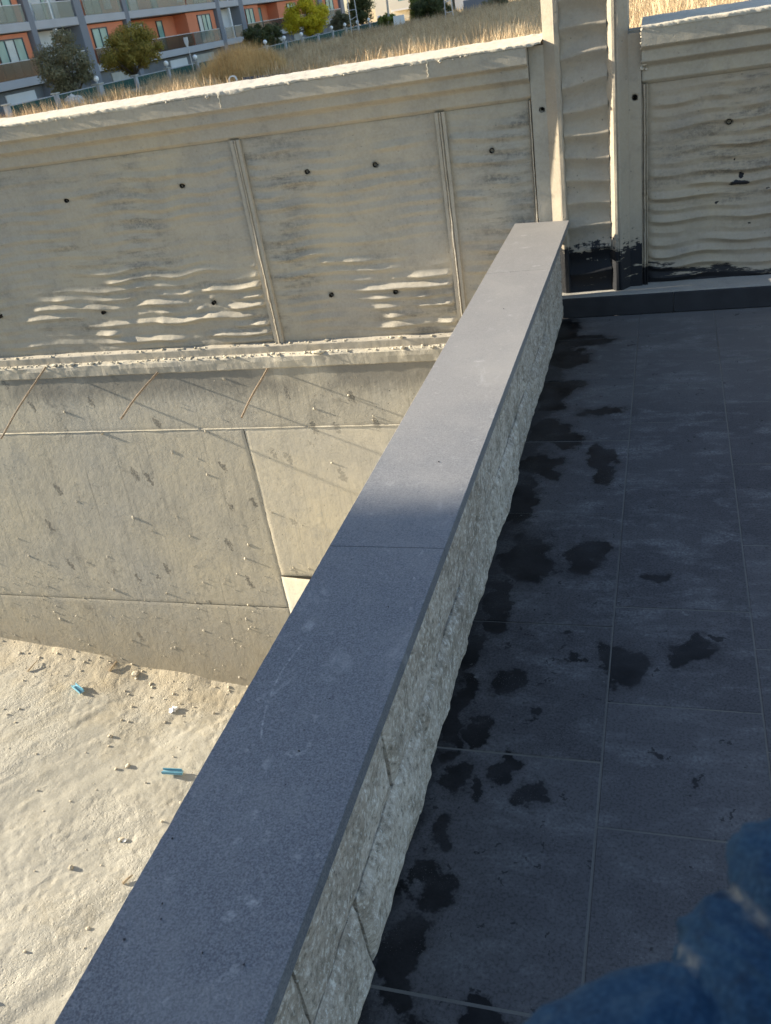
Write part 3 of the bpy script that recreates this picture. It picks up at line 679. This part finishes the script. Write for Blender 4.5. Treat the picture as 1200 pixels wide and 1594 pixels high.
# skirting with its mortar bed
sk = thing('skirting', (1, 5.0, 0), 'dark stone skirting along the foot of the rippled wall', 'skirting')
for x0, x1 in ((-.575, .035), (.0375, .645), (.6475, 1.25), (1.2525, 1.86), (1.8625, RX1)):
    MB().box(x0, x1, 4.986, 5.004, .001, .113, .002).build('skirting_slab', M['skirt'], sk)
strip(-.6, RX1, [(5.000, .02), (5.003, .1125), (5.006, .117), (5.03, .121), (5.07, .124), (5.15, .131)], dx=.02, lump=.003, seed=91).build('mortar_bed', M['mortar'], sk)

# ================================================================== NEIGHBOUR HOUSE (off to the left, its corner shades the near coping)
nh = thing('house', (-20, -6, -1), 'tall pale rendered neighbouring house left of the pit', 'house')
YC = 2.0 - 23.35 * math.tan(R(SUN_AZ))
MB().box(-24, -16, YC - 14, YC, -1.8, 13.0).build('wall', M['house'], nh)
MB().box(-24, -15.8, YC - 14.2, YC, 13.003, 13.25).build('roof', M['roof_felt'], nh)

# ================================================================== PIT DEBRIS
def offcut(p, ang, ln, label):
    t = thing('plastic_offcut', p, label, 'offcut', 'blue plastic offcuts on the pit ground')
    d = Vector((math.cos(ang), math.sin(ang), -.17 * math.cos(ang))).normalized(); s = Vector((-math.sin(ang), math.cos(ang), 0)); u = Vector((0, 0, 1)); c = Vector(p)
    def bar(w0, w1, h0, h1, nm, m, l0=0., l1=1.):
        V = [c + d * (ln * (l - .5)) + s * w + u * h for h in (h0, h1) for w in (w0, w1) for l in (l0, l1)]
        MB().add([tuple(q) for q in V], [(0, 2, 3, 1), (4, 5, 7, 6), (0, 1, 5, 4), (2, 6, 7, 3), (0, 4, 6, 2), (1, 3, 7, 5)]).build(nm, m, t)
    bar(-.022, .022, .002, .006, 'web', M['cyan_in']); bar(-.022, -.017, .006, .026, 'flange', M['cyan']); bar(.017, .022, .006, .024, 'flange', M['cyan'], 0, .94)
    bar(-.006, -.002, .006, .016, 'rib', M['cyan'])
offcut((-4.68, 4.47, pz(-4.68, 4.47) + .012), -.45, .125, 'small blue plastic offcut lying near the foot of the retaining wall')
offcut((-3.51, 3.87, pz(-3.51, 3.87) + .016), .22, .155, 'longer blue plastic offcut on the pit ground beside the coping edge')
def crumple(p, r, label, m, seed, cat='scrap'):
    o = MB().rock((p[0], p[1], pz(*p) + r * .35), r, 2, .45, .55, seed).build('scrap', m); tag(o, label, cat)
crumple((-3.81, 4.47), .028, 'white crumpled scrap on the pit ground between the blue offcuts', M['white_scrap'], 5)
crumple((-3.58, 3.26), .016, 'tiny white scrap in the middle of the pit ground', M['white_scrap'], 9)
def stick(a, bb, r, label):
    A = Vector((a[0], a[1], pz(*a) + r)); B = Vector((bb[0], bb[1], pz(*bb) + r + .01)); mid = (A + B) / 2 + Vector((.004, .006, .004))
    o = MB().tube([A, mid, B], [r, r * .9, r * .5], 6).build('wood_stick', M['wood']); tag(o, label, 'stick')
stick((-4.53, 4.72), (-4.5, 4.81), .011, 'short wooden stick leaning at the foot of the retaining wall')
stick((-5.23, 4.56), (-5.21, 4.68), .007, 'thin wooden stick at the far left of the pit ground')
stick((-3.42, 2.95), (-3.38, 3.02), .009, 'pale splinter of wood close to the coping edge')
for k, (x, y, r, lb) in enumerate(((-4.3, 4.75, .03, 'grey broken stone at the foot of the retaining wall'), (-3.61, 3.26, .022, 'small dark stone in the middle of the pit ground'),
                                   (-4.16, 4.08, .02, 'small round brown stone right of the upper blue offcut'), (-3.88, 3.85, .02, 'small pale stone left of the lower blue offcut'), (-3.82, 2.97, .018, 'small stone low on the left of the pit ground'))):
    tag(MB().rock((x, y, pz(x, y) + r * .35), r, 2, .22, .8, 40 + k).build('stone', M['clod']), lb, 'stone')

# ================================================================== FIELD
def grass_mat(name, a, bq, cq):
    k = NT(name); p = k.noise(.22, 4, .6); q = k.noise(9, 2, .5)
    gx = k.ma('ADD', k.xyz()[0], k.ma('MULTIPLY', k.ma('SUBTRACT', k.noise(.12, 3), .5), 26.0)); c = k.mix(k.mp(p, .35, .65), a, bq); c = k.mix(k.mp(gx, -24, -8, .75, 0), c, (.44, .28, .13)); c = k.mix(k.mp(q, .4, .65, 0, .6), c, cq); c = k.mix(k.mp(k.noise(1.1, 4, .65), .50, .66, 0, .7), c, tuple(x * .42 for x in a)); c = k.mix(k.mp(k.noise(2.6, 3, .6), .56, .68, 0, .55), c, cq)
    k.done(c, .9, None, .1); return k.m
M['grass'] = grass_mat('dry_grass', (.45, .315, .165), (.56, .43, .26), (.74, .62, .43))
M['grass_or'] = grass_mat('russet_grass', (.66, .40, .14), (.76, .50, .20), (.84, .62, .30))
def blades(pos, hgt, wid, lean, zoff):
    n = len(pos); a = rng.uniform(0, 2 * math.pi, n); wv = np.stack([np.cos(a), np.sin(a), a * 0], 1) * wid[:, None] / 2
    la = rng.uniform(0, 2 * math.pi, n); lv = np.stack([np.cos(la) * lean * hgt, np.sin(la) * lean * hgt, hgt], 1)
    base = np.stack([pos[:, 0], pos[:, 1], zoff], 1); V = np.empty((n, 3, 3)); V[:, 0] = base - wv; V[:, 1] = base + wv; V[:, 2] = base + lv
    return V.reshape(-1, 3)
def tri_obj(name, V, m):
    me = bpy.data.meshes.new(name); n = len(V); me.vertices.add(n); me.vertices.foreach_set('co', V.ravel())
    me.loops.add(n); me.loops.foreach_set('vertex_index', np.arange(n)); me.polygons.add(n // 3); me.polygons.foreach_set('loop_start', np.arange(0, n, 3))
    me.update(); me.validate(); me.materials.append(m); o = bpy.data.objects.new(name, me); COL.objects.link(o); return o
VV = []
def field(n, x0, x1, y0, y1, h0, h1, wd, seed):
    P = np.stack([rng.uniform(x0, x1, n), y0 + (y1 - y0) * rng.random(n) ** 1.15], 1)
    den = fbm(P[:, 0] * .22, P[:, 1] * .22, seed, 4); keep = rng.random(n) < np.clip(.55 + .9 * den + .9 * fbm(P[:, 0] * 1.6, P[:, 1] * 1.6, seed + 9, 2), .06, 1); P = P[keep]
    hh = (h0 + (h1 - h0) * rng.random(len(P))) * np.clip(.80 + 1.0 * fbm(P[:, 0] * .35, P[:, 1] * .35, seed + 3, 3) + .5 * fbm(P[:, 0] * 1.7, P[:, 1] * 1.7, seed + 6, 2), .25, 1.7)
    VV.append(blades(P, hh, wd * (.6 + .8 * rng.random(len(P))), rng.uniform(.05, .55, len(P)), np.full(len(P), GZ)))
field(150000, -28.8, 12, 30, 62, .4, .95, .040, 1)
field(140000, -28.8, 14, 55, 105, .4, 1.0, .06, 2)
field(30000, -26, 30, 100, 170, .5, 1.0, .12, 3)
field(26000, -22, 14, 6, 32, .3, .8, .03, 4)
tag(tri_obj('dry_grass', np.concatenate(VV), M['grass']), 'tall dry straw-coloured grass covering the field beyond the wall', 'grass', kind='stuff')
def clump(name, x, y, rx, ry, h, n, m, label, cat, wd=.022):
    a = rng.uniform(0, 2 * math.pi, n); r = np.sqrt(rng.random(n)); P = np.stack([x + np.cos(a) * r * rx, y + np.sin(a) * r * ry], 1)
    hh = h * (1 - .55 * r ** 2) * rng.uniform(.55, 1.05, n); o = tri_obj(name, blades(P, hh, wd * rng.uniform(.6, 1.4, n), rng.uniform(.02, .4, n), np.full(n, GZ)), m); tag(o, label, cat)
clump('grass_clump', -20.0, 44.2, 2.2, 1.9, 2.05, 16000, M['grass_or'], 'big russet clump of dry grass above the white pipe', 'grass')
clump('grass_clump', -25.6, 41.5, 1.3, 1.2, .95, 3500, M['grass_or'], 'smaller russet clump of dry grass beside the rubble heap', 'grass')
clump('grass_clump', -20.9, 42.4, .6, .6, .75, 1200, M['grass'], 'pale clump of dry grass left of the white pipe', 'grass')
M['pvc'] = plain('white_pvc', (.8, .79, .75), .45, .05, 3, .4)
M['pipe_dark'] = plain('dark_pipe', (.06, .06, .07), .5, .1, 3, .4)
def ring(c, ax, r0, r1, ln, nm, m, par):
    ax = Vector(ax).normalized(); u = ax.orthogonal().normalized(); v = ax.cross(u); V = []; n = 28; c = Vector(c)
    for l, r in ((0, r1), (ln, r1), (ln, r0), (0, r0)):
        for k in range(n):
            t = 2 * math.pi * k / n; V.append(tuple(c + ax * l + (u * math.cos(t) + v * math.sin(t)) * r))
    F = [(q * n + k, q * n + (k + 1) % n, ((q + 1) % 4) * n + (k + 1) % n, ((q + 1) % 4) * n + k) for q in range(4) for k in range(n)]
    return MB().add(V, F).build(nm, m, par, smooth=False)
pp = thing('drain_pipe', (-19.55, 42, GZ), 'white ended drain pipe lying in front of the russet grass', 'pipe')
ring((-19.55, 41.9, -.215), (-.30, .95, -.03), .150, .205, .30, 'socket', M['pvc'], pp)
ring((-19.25, 42.35, -.33), (.97, .25, -.06), .10, .15, 2.2, 'barrel', M['pipe_dark'], pp)
M['rubble'] = plain('rubble', (.62, .58, .52), .9, .2, 3, .1)
b = MB()
for i in range(70):
    a = rng.uniform(0, 6.28); r = abs(rng.normal(0, .75)); x = -29.0 + math.cos(a) * r * 1.2; y = 43 + math.sin(a) * r; q = rng.uniform(.08, .30) * (1 - min(.6, r * .3))
    b.rock((x, y, GZ + max(0, .55 - r * .35) + q * .3), q, 1, .35, .8, i)
tag(b.build('rubble_heap', M['rubble']), 'pale heap of rubble above the wall at the left edge', 'rubble', kind='stuff')

# ================================================================== FENCE AND LAMPS
M['post'] = plain('fence_post', (.40, .41, .42), .8, .1, 3, .2)
M['green_mesh'] = plain('green_mesh', (.035, .085, .07), .8, .25, 4, .15)
M['kerb'] = plain('fence_kerb', (.46, .44, .38), .85, .1, 2, .2)
M['globe'] = plain('white_globe', (.86, .86, .82), .25, .02, 3, .5)
FX = -29.5
fn = thing('garden_fence', (FX, 72, GZ), 'long garden fence of grey posts and green mesh before the apartment block', 'fence')
fy = [38.2, 42.2] + [46.2 + 4.03 * i for i in range(15)]
MB().box(FX - .12, FX + .10, fy[0], fy[-1], GZ - .1, -.22, .02).build('kerb', M['kerb'], fn)
for i, y in enumerate(fy):
    big = abs(y - 46.2) < .1
    wd = .20 if big else .12
    b = MB(); b.box(FX - wd, FX + wd, y - wd, y + wd, GZ - .1, .40, .02); b.build('post', M['post'], fn)
    MB().box(FX - wd - .06, FX + wd + .06, y - wd - .06, y + wd + .06, .403, .47, .015).build('post_cap', M['kerb'], fn)
    if i < len(fy) - 1:
        MB().box(FX - .015, FX + .015, y + wd + .01, fy[i + 1] - .22, -.20, .33).build('mesh_panel', M['green_mesh'], fn)
        MB().box(FX - .03, FX + .03, y + wd + .01, fy[i + 1] - .22, .333, .375).build('rail', M['post'], fn)
ordn = ['first', 'second', 'third', 'fourth', 'fifth', 'sixth', 'seventh', 'eighth', 'ninth', 'tenth', 'eleventh']
q = 0
for i, y in enumerate(fy):
    if i in (0, 1, 3, 6, 7, 11): continue
    t = thing('globe_lamp', (FX, y, .47), 'white globe lamp on a fence post, %s from the left' % ordn[q], 'lamp', 'globe lamps on the fence posts'); q += 1
    MB().tube([(FX, y, .472), (FX, y, .56)], .045, 8).build('neck', M['post'], t)
    b = MB(); bm = bmesh.new(); bmesh.ops.create_uvsphere(bm, u_segments=16, v_segments=10, radius=.155); bm.verts.index_update()
    b.add([tuple(v.co + Vector((FX, y, .70))) for v in bm.verts], [tuple(v.index for v in f.verts) for f in bm.faces]); bm.free(); b.build('globe', M['globe'], t, smooth=True)

# ================================================================== TREES
M['bark'] = plain('bark', (.12, .095, .07), .95, .3, 6, .1)
def leaf_mat(name, a, bq):
    k = NT(name); n1 = k.noise(1.6, 3, .6); n2 = k.noise(14, 2)
    c = k.mix(k.mp(n1, .35, .65), a, bq); c = k.mix(k.mp(n2, .35, .7, 0, .6), c, tuple(x * .55 for x in a))
    k.done(c, .6, None, .3); k.b.inputs['Subsurface Weight'].default_value = 0.0
    tr = k.n('ShaderNodeBsdfTranslucent'); k.lk(c, tr.inputs[0]); mx = k.n('ShaderNodeMixShader'); mx.inputs[0].default_value = .45
    k.t.links.new(k.b.outputs[0], mx.inputs[1]); k.t.links.new(tr.outputs[0], mx.inputs[2])
    k.t.links.new(mx.outputs[0], k.t.nodes['Material Output'].inputs[0]); return k.m
M['leaf_olive'] = leaf_mat('leaf_olive', (.20, .20, .11), (.30, .275, .16))
M['leaf_pine'] = leaf_mat('leaf_pine', (.28, .25, .05), (.50, .37, .085))
M['leaf_dark'] = leaf_mat('leaf_dark', (.085, .11, .045), (.16, .17, .065))
M['leaf_yellow'] = leaf_mat('leaf_yellow', (.60, .53, .03), (.88, .74, .06))
M['leaf_green'] = leaf_mat('leaf_green', (.20, .24, .05), (.36, .37, .09))
def tree(name, x, y, z0, z1, rx, m, label, nl=5200, leaf=.11, shape='round', trunk=.09, zb=GZ, clumps=46):
    t = thing(name, (x, y, zb), label, 'tree'); cz = (z0 + z1) / 2; rz = (z1 - z0) / 2
    b = MB(); b.tube([(x, y, zb - .1), (x + .05, y, (zb + z0) / 2), (x - .03, y + .05, z0 + rz * .5), (x, y, z0 + rz * 1.2)], [trunk, trunk * .85, trunk * .65, trunk * .3], 8)
    cl = []
    for i in range(clumps):
        while True:
            v = Vector((rng.uniform(-1, 1), rng.uniform(-1, 1), rng.uniform(-1, 1)))
            if .25 < v.length < 1: break
        if shape == 'cone': f = max(.12, 1 - (v.z + 1) / 2); v.x *= f * 1.15; v.y *= f * 1.15
        elif shape == 'dome' and v.z < 0: v.z *= .75
        c = Vector((x + v.x * rx * .86, y + v.y * rx * .86, cz + v.z * rz * .86)); cl.append((c, rng.uniform(.20, .38) * min(rx, rz) * 1.2))
        if i % 4 == 0: b.tube([(x, y, max(zb + .3, z0 + rz * .15)), ((x + c.x) / 2, (y + c.y) / 2, (z0 + c.z) / 2 + .1), tuple(c)], [trunk * .4, trunk * .28, .012], 5, False)
    b.build('trunk', M['bark'], t)
    per = int(nl * 1.5) // clumps; V = []
    for c, r in cl:
        d = rng.normal(0, 1, (per, 3)); d /= np.linalg.norm(d, axis=1)[:, None]; p = np.array(c) + d * (r * rng.random((per, 1)) ** .45) * np.array([1, 1, .8])
        e1 = rng.normal(0, 1, (per, 3)); e1 /= np.linalg.norm(e1, axis=1)[:, None]; e2 = np.cross(e1, d); s = leaf * 1.55 * rng.uniform(.6, 1.4, (per, 1))
        V.append(np.stack([p - e1 * s * .5, p + e2 * s * .45, p + e1 * s * .6], 1).reshape(-1, 3))
    V = np.concatenate(V); o = tri_obj('crown', V - np.array([x, y, zb]), m); o.parent = t
tree('olive_tree', -30.8, 45.6, -.45, 3.3, 1.6, M['leaf_olive'], 'grey-green olive tree at the left end of the fence', 7000, .10, 'round')
tree('pine_tree', -31.2, 53.2, .15, 3.1, 2.3, M['leaf_pine'], 'round olive-yellow pine before the orange wall, second tree from the left', 9000, .11, 'dome', .12)
tree('broadleaf_tree', -31.5, 75.0, -.2, 2.2, 1.9, M['leaf_dark'], 'low dark green tree left of the yellow-green round tree', 5500, .13)
tree('round_tree', -32.0, 87.3, .0, 3.5, 2.35, M['leaf_yellow'], 'bright yellow-green ball-shaped tree in front of the apartment block', 9000, .14, 'dome', .12)
tree('broadleaf_tree', -33.5, 102, -.3, 2.0, 1.3, M['leaf_olive'], 'small olive tree behind the lattice mast', 3000, .16)
tree('cypress_tree', -33.6, 109.5, -.4, 4.6, 2.15, M['leaf_dark'], 'dark pointed evergreen behind the far end of the fence', 7000, .17, 'cone', .13)
tree('yellow_shrub', -26.3, 94.5, -.5, 1.05, 1.15, M['leaf_green'], 'light green shrub left of the white board', 3200, .13, zb=GZ, trunk=.05)
tree('leafy_shrub', -22.9, 99.0, -.5, 2.1, 2.1, M['leaf_dark'], 'broad dark green shrub right of the white board', 5200, .16, trunk=.06)
tree('leafy_shrub', -24.6, 100.5, -.5, 2.4, 1.3, M['leaf_green'], 'green shrub just behind the leaning pole', 3200, .15, trunk=.05)
tree('leafy_shrub', -17.2, 103, -.6, .75, 1.6, M['leaf_olive'], 'low olive bush in the field left of the pillar top', 2600, .16, trunk=.05)

# ================================================================== MASTS, POLES, BOARDS
M['metal'] = plain('galvanised', (.55, .56, .57), .5, .08, 4, .4, .3)
def mast(x, y, h, label):
    t = thing('lattice_mast', (x, y, GZ), label, 'mast')
    for s in (-.38, .38): MB().tube([(x + s, y, GZ), (x + s * .75, y, GZ + h)], .045, 6).build('leg', M['metal'], t)
    for i in range(1, int(h / .8)): z = GZ + i * .8; MB().tube([(x - .38, y, z), (x + .38, y, z + (.0 if i % 2 else .25))], .028, 5).build('rung', M['metal'], t)
mast(-27.9, 88.5, 6.5, 'pale lattice mast between the yellow-green tree and the evergreen')
mast(-20.3, 95, 5.0, 'pale lattice mast above the grass right of the shrubs')
pt = MB().tube([(-26.1, 94, GZ), (-25.9, 94, 5.5)], [.11, .08], 10).build('utility_pole', M['kerb']); tag(pt, 'pale slightly leaning pole beside the white board', 'pole')
sb = thing('notice_board', (-24.8, 93, GZ), 'blank white board on two legs at the edge of the field', 'board')
MB().box(-25.35, -24.25, 93, 93.05, -.1, .68, .01).build('panel', M['globe'], sb)
for x in (-25.1, -24.5): MB().box(x - .03, x + .03, 93.055, 93.11, GZ, .6).build('leg', M['metal'], sb)
sg = thing('street_sign', (-28.6, 55.8, GZ), 'white shield-shaped sign plate on a thin pole before the orange wall', 'sign')
d = Vector((.45, .89, 0)); s_ = Vector((.89, -.45, 0)); c = Vector((-28.6, 55.8, 1.62)); V = []
for off in (0, .03):
    for (u, v) in ((-.2, .28), (.2, .28), (.2, 0), (.06, -.26), (-.06, -.26), (-.2, 0)): V.append(tuple(c + s_ * u + Vector((0, 0, v)) + d * off))
MB().add(V, [tuple(range(6)), tuple(range(11, 5, -1))] + [(k, (k + 1) % 6, 6 + (k + 1) % 6, 6 + k) for k in range(6)]).build('plate', M['globe'], sg)
MB().tube([(-28.57, 55.86, GZ), (-28.57, 55.86, 1.8)], .025, 6).build('pole', M['metal'], sg)

# ================================================================== APARTMENT BLOCK (facade looks along +x)
M['orange'] = plain('orange_render', (.66, .235, .125), .85, .06, .8, .15)
M['slab'] = plain('grey_fascia', (.44, .435, .435), .8, .06, .6, .2)
M['pier'] = plain('grey_pier', (.21, .22, .24), .8, .06, .6, .2)
M['white_wall'] = plain('white_render', (.72, .72, .70), .85, .04, .8, .15)
M['recess'] = plain('ground_floor_recess', (.17, .175, .18), .8, .2, .5, .2)
M['glass'] = plain('teal_window_glass', (.20, .36, .33), .08, .25, .7, .6)
M['frame'] = plain('dark_window_frame', (.05, .06, .065), .5, .1, 2, .4)
M['curtain'] = plain('pale_curtain', (.62, .62, .55), .8, .1, 3, .2)
k = NT('balcony_glass'); k.done((.22, .25, .23), .06, None, .5); k.b.inputs['Alpha'].default_value = .45; M['rail_glass'] = k.m
k = NT('brown_balcony_glass'); k.done((.10, .075, .06), .06, None, .5); k.b.inputs['Alpha'].default_value = .62; M['rail_brown'] = k.m
M['cream'] = plain('cream_render', (.66, .63, .54), .85, .04, .5, .15)
ab = thing('apartment_block', (-45, 78, -1), 'orange and grey apartment block with glazed balconies behind the fence', 'building')
FXW = -38.5; BY0, BY1 = 36.0, 119.0; LV = [1.25, 4.25, 7.25, 10.25]
MB().box(-52, -41.2, BY0, BY1, -1.2, 13.2).build('core', M['white_wall'], ab)
MB().box(-41.19, -38.9, BY0, BY1, -1.2, .69).build('ground_floor', M['recess'], ab)
for z in LV + [13.25]: MB().box(-41.19, -38.42, BY0, BY1, z - .5, z, .03).build('floor_slab', M['slab'], ab)
for y0, y1 in ((40.5, 41.4), (54.4, 55.3), (59.9, 61.1), (66.2, 67.1), (82.0, 83.1), (87.0, 88.3), (109.4, 111.0), (117.4, 119.0)):
    MB().box(-41.19, -38.40, y0 + .15, y1 - .15, -1.2, 13.3, .03).build('pier', M['pier'], ab)
for y0, y1 in ((44, 46.5), (50.5, 53.5), (63, 65.4), (72.2, 75.2), (77, 80.5), (91, 92), (95, 97.5), (101, 103)):
    MB().box(-38.89, -38.82, y0, y1, -1.0, .5).build('ground_floor_panel', M['kerb'] if int(y0) % 2 else M['white_wall'], ab)
def window(y0, y1, z0, z1, x, n=3):
    wf = MB(); t = .07
    wf.box(x, x + .09, y0, y1, z0, z0 + t); wf.box(x, x + .09, y0, y1, z1 - t, z1)
    for i in range(n + 1):
        yy = y0 + (y1 - y0 - t) * i / n; wf.box(x + .002, x + .088, yy, yy + t, z0 + t, z1 - t)
    f = wf.build('window', M['frame'], ab)
    for i in range(n):
        ya = y0 + t + (y1 - y0 - t) * i / n; MB().box(x + .03, x + .04, ya, ya + (y1 - y0 - t) / n - t, z0 + t, z1 - t).build('pane', M['glass'] if (i + int(y0)) % 3 else M['curtain'], f)
for li, z in enumerate(LV[:3]):
    h = 2.44
    for y0, y1, x in ((36, 40.5, -38.7), (41.4, 54.4, -38.7), (61.1, 66.2, -38.7), (67.1, 76.6, -39.9), (76.6, 82.0, -38.7), (88.3, 92.2, -38.7), (92.2, 97.4, -39.9), (97.4, 109.4, -38.7), (111.0, 117.4, -38.7)):
        MB().box(-41.19, x, y0 + .003, y1 - .003, z + .003, z + h).build('orange_wall', M['orange'], ab)
    for y0, y1, x, n in ((50.9, 53.7, -38.7, 3), (44, 46.6, -38.7, 3), (61.7, 63.7, -38.7, 2), (68.5, 71.1, -39.9, 2), (73.3, 74.3, -39.9, 1), (78.5, 81.0, -38.7, 3), (88.9, 90.8, -38.7, 2), (93.6, 95.6, -39.9, 2), (100, 102.6, -38.7, 3), (112.7, 115.4, -38.7, 2)):
        window(y0, y1, z + .02, z + 2.2, x, n)
    for y0, y1 in ((41.5, 54.3), (61.2, 66.1), (67.2, 76.5), (76.7, 81.9), (88.4, 92.1), (92.3, 97.3), (97.5, 109.3), (111.1, 117.3), (55.4, 57.2), (57.5, 59.8), (83.2, 84.9), (85.2, 86.9)):
        MB().box(-38.46, -38.43, y0, y1, z + .003, z + .92).build('balcony_glass', M['rail_brown'] if (z < 2 and int(y0) in (41, 61, 67, 88, 92, 97)) else M['rail_glass'], ab)
        MB().box(-38.48, -38.412, y0, y1, z + .922, z + .965).build('handrail', M['metal'], ab)
    for y0, y1 in ((55.3, 59.9), (83.1, 87.0)): MB().box(-41.19, -39.6, y0 + .003, y1 - .003, z + .003, z + h).build('loggia_wall', M['white_wall'], ab)
    for y in (57.35, 85.05): MB().box(-38.72, -38.50, y - .12, y + .12, z + .003, z + h).build('loggia_column', M['white_wall'], ab)
    for y in (58.6, 83.9): MB().box(-39.59, -39.52, y - .45, y + .45, z + .01, z + 2.0).build('balcony_door', M['glass'], ab)
    for y in (64.6, 75.9): MB().box(-38.69, -38.52, y - .4, y + .4, z + .25, z + .85, .03).build('air_conditioner', M['white_wall'], ab)

# ================================================================== FAR BUILDINGS
fb = thing('house', (-38, 155, -1), 'cream house with a balcony beyond the far end of the fence', 'house')
MB().box(-43.6, -31.5, 150, 162, -1.2, 9.0).build('wall', M['cream'], fb)
MB().box(-43.9, -31.2, 149.6, 162.4, 9.003, 9.4).build('roof', M['slab'], fb)
for z in (.9, 3.9):
    MB().box(-40.6, -32.0, 148.4, 149.995, z - .25, z, .02).build('balcony_slab', M['white_wall'], fb)
    MB().box(-40.6, -32.0, 148.4, 148.48, z + .003, z + 1.0).build('balcony_front', M['cream'], fb)
    for x in (-39, -35.5):
        f = MB().box(x - .75, x + .75, 149.93, 149.99, z + .05, z + 2.2).build('window', M['frame'], fb); MB().box(x - .66, x + .66, 149.90, 149.92, z + .15, z + 2.1).build('pane', M['glass'], f)
ws = thing('shed', (-25, 152, -1), 'long low white shed on the horizon above the field', 'shed')
MB().box(-31.0, -14.5, 150, 156, -1.2, 2.2).build('wall', M['white_wall'], ws); MB().box(-31.2, -14.3, 149.6, 156.4, 2.203, 2.5).build('roof', M['slab'], ws)
for x in (-28, -24.5, -20, -17): MB().box(x - .6, x + .6, 149.95, 149.99, -.4, .5).build('window', M['recess'], ws)
gw = MB().box(-23.6, -19.6, 119.0, 119.15, -.7, .75, .02).build('grey_hoarding', M['pier']); tag(gw, 'dark grey hoarding panel behind the grass below the white shed', 'hoarding')

# ================================================================== PERSON (an arm in a bunched blue sleeve close to the lens)
def denim():
    k = NT('blue_cloth'); v = k.obj(); w_ = k.noise(420, 2, .6, v); m = k.noise(26, 4, .6, v); bg_ = k.noise(7, 3, .5, v)
    c = k.mix(k.mp(bg_, .35, .7), (.006, .018, .042), (.014, .046, .088))
    c = k.mix(k.mp(w_, .4, .7, 0, .4), c, (.04, .09, .14))
    at = k.n('ShaderNodeAttribute', attribute_name='wear').outputs['Fac']
    c = k.mix(k.ma('MULTIPLY', at, k.mp(m, .56, .64)), c, (.20, .20, .18))
    fz = k.noise(60, 5, .7, v); c = k.mix(k.mp(fz, .56, .72, 0, .4), c, (.05, .09, .13)); c = k.mix(k.mp(fz, .46, .34, 0, .6), c, (.006, .014, .03))
    nr = k.bump(w_, .4, .002); return k.done(c, .9, nr, .15)
M['denim'] = denim()
M['skin'] = plain('skin', (.52, .32, .23), .55, .08, 30, .35)
ps = thing('person', (.05, .0, 0), 'blurred arm of a person in a bunched blue sleeve at the lower right', 'person')
ctrl = [Vector(p) for p in ((-0.25, -0.1, 1.36), (-0.17, 0.02, 1.31), (-0.0513, 0.1469, 1.3435), (0.0258, 0.2031, 1.3561), (0.0524, 0.2347, 1.3663), (0.0788, 0.2636, 1.3794), (0.1169, 0.2997, 1.3801), (0.1784, 0.3617, 1.3789))]
def crm(ps_, n):
    out = []
    for i in range(len(ps_) - 1):
        p0, p1, p2, p3 = ps_[max(i - 1, 0)], ps_[i], ps_[i + 1], ps_[min(i + 2, len(ps_) - 1)]
        for j in range(n):
            t = j / n; out.append(.5 * ((2 * p1) + (p2 - p0) * t + (2 * p0 - 5 * p1 + 4 * p2 - p3) * t * t + (3 * p1 - p0 - 3 * p2 + p3) * t ** 3))
    return out + [ps_[-1]]
RV = [.046, .044, .033, .031, .033, .033, .031, .029]; RB = [.050, .049, .040, .041, .045, .041, .037]
path = crm(ctrl, 26); n = len(path); sg_ = 72
ln = [0.0]
for i in range(1, n): ln.append(ln[-1] + (path[i] - path[i - 1]).length)
V = np.zeros((n, sg_, 3)); W = np.zeros((n, sg_)); up = Vector((0, 0, 1))
for i in range(n):
    t = (path[min(i + 1, n - 1)] - path[max(i - 1, 0)]).normalized(); u = (up - t * up.dot(t)).normalized(); wv = t.cross(u)
    for kk in range(sg_):
        a = 2 * math.pi * kk / sg_
        q = i / 26.0 + .10 * math.sin(a + .9) + .06 * math.sin(3 * a + i * .08)
        j = int(min(max(math.floor(q), 0), len(RB) - 1)); fold = abs(math.sin(math.pi * (q - math.floor(q)))); jn = min(j + 1, len(RV) - 1); fq = q - math.floor(q)
        rv = RV[j] * (1 - fq) + RV[jn] * fq
        r = rv + (RB[j] - rv) * fold ** .55 + .0045 * float(fbm(a * 2.2, i * .11, 6, 3)) + .0022 * float(fbm(a * 7, i * .4, 9, 2))
        V[i, kk] = path[i] + (u * math.cos(a) + wv * math.sin(a)) * r; W[i, kk] = max(0, 1 - fold * 3.6) * .8
b = MB(); F = [(i * sg_ + kk, i * sg_ + (kk + 1) % sg_, (i + 1) * sg_ + (kk + 1) % sg_, (i + 1) * sg_ + kk) for i in range(n - 1) for kk in range(sg_)]
b.add(V.reshape(-1, 3), F); so = b.build('sleeve', M['denim'], ps, smooth=True)
at = so.data.attributes.new('wear', 'FLOAT', 'POINT'); at.data.foreach_set('value', W.ravel().astype(np.float32))
# forearm end: a loose fist just outside the picture
hc = path[-1]; hd = (path[-1] - path[-8]).normalized(); side = hd.cross(Vector((0, 0, 1))).normalized(); nup = side.cross(hd)
hm = MB(); hm.tube([hc - hd * .05, hc, hc + hd * .03, hc + hd * .07, hc + hd * .105], [.028, .028, .033, .038, .030], 12)
for fi, (o_, l_) in enumerate(((-.028, .036), (-.009, .042), (.011, .040), (.029, .032))):
    p = hc + hd * .10 + side * o_; hm.tube([p, p + hd * .02 + nup * -.004, p + hd * .022 + nup * -l_ * .9, p - hd * .012 + nup * -l_ * 1.1, p - hd * .022 + nup * -l_ * .55], [.011, .011, .010, .0095, .008], 8)
p = hc + hd * .03 - side * .032; hm.tube([p, p + hd * .03 - side * .016, p + hd * .06 - side * .004 - nup * .02, p + hd * .075 + side * .02 - nup * .034], [.013, .0125, .011, .0085], 8)
hm.build('hand', M['skin'], ps, smooth=True)
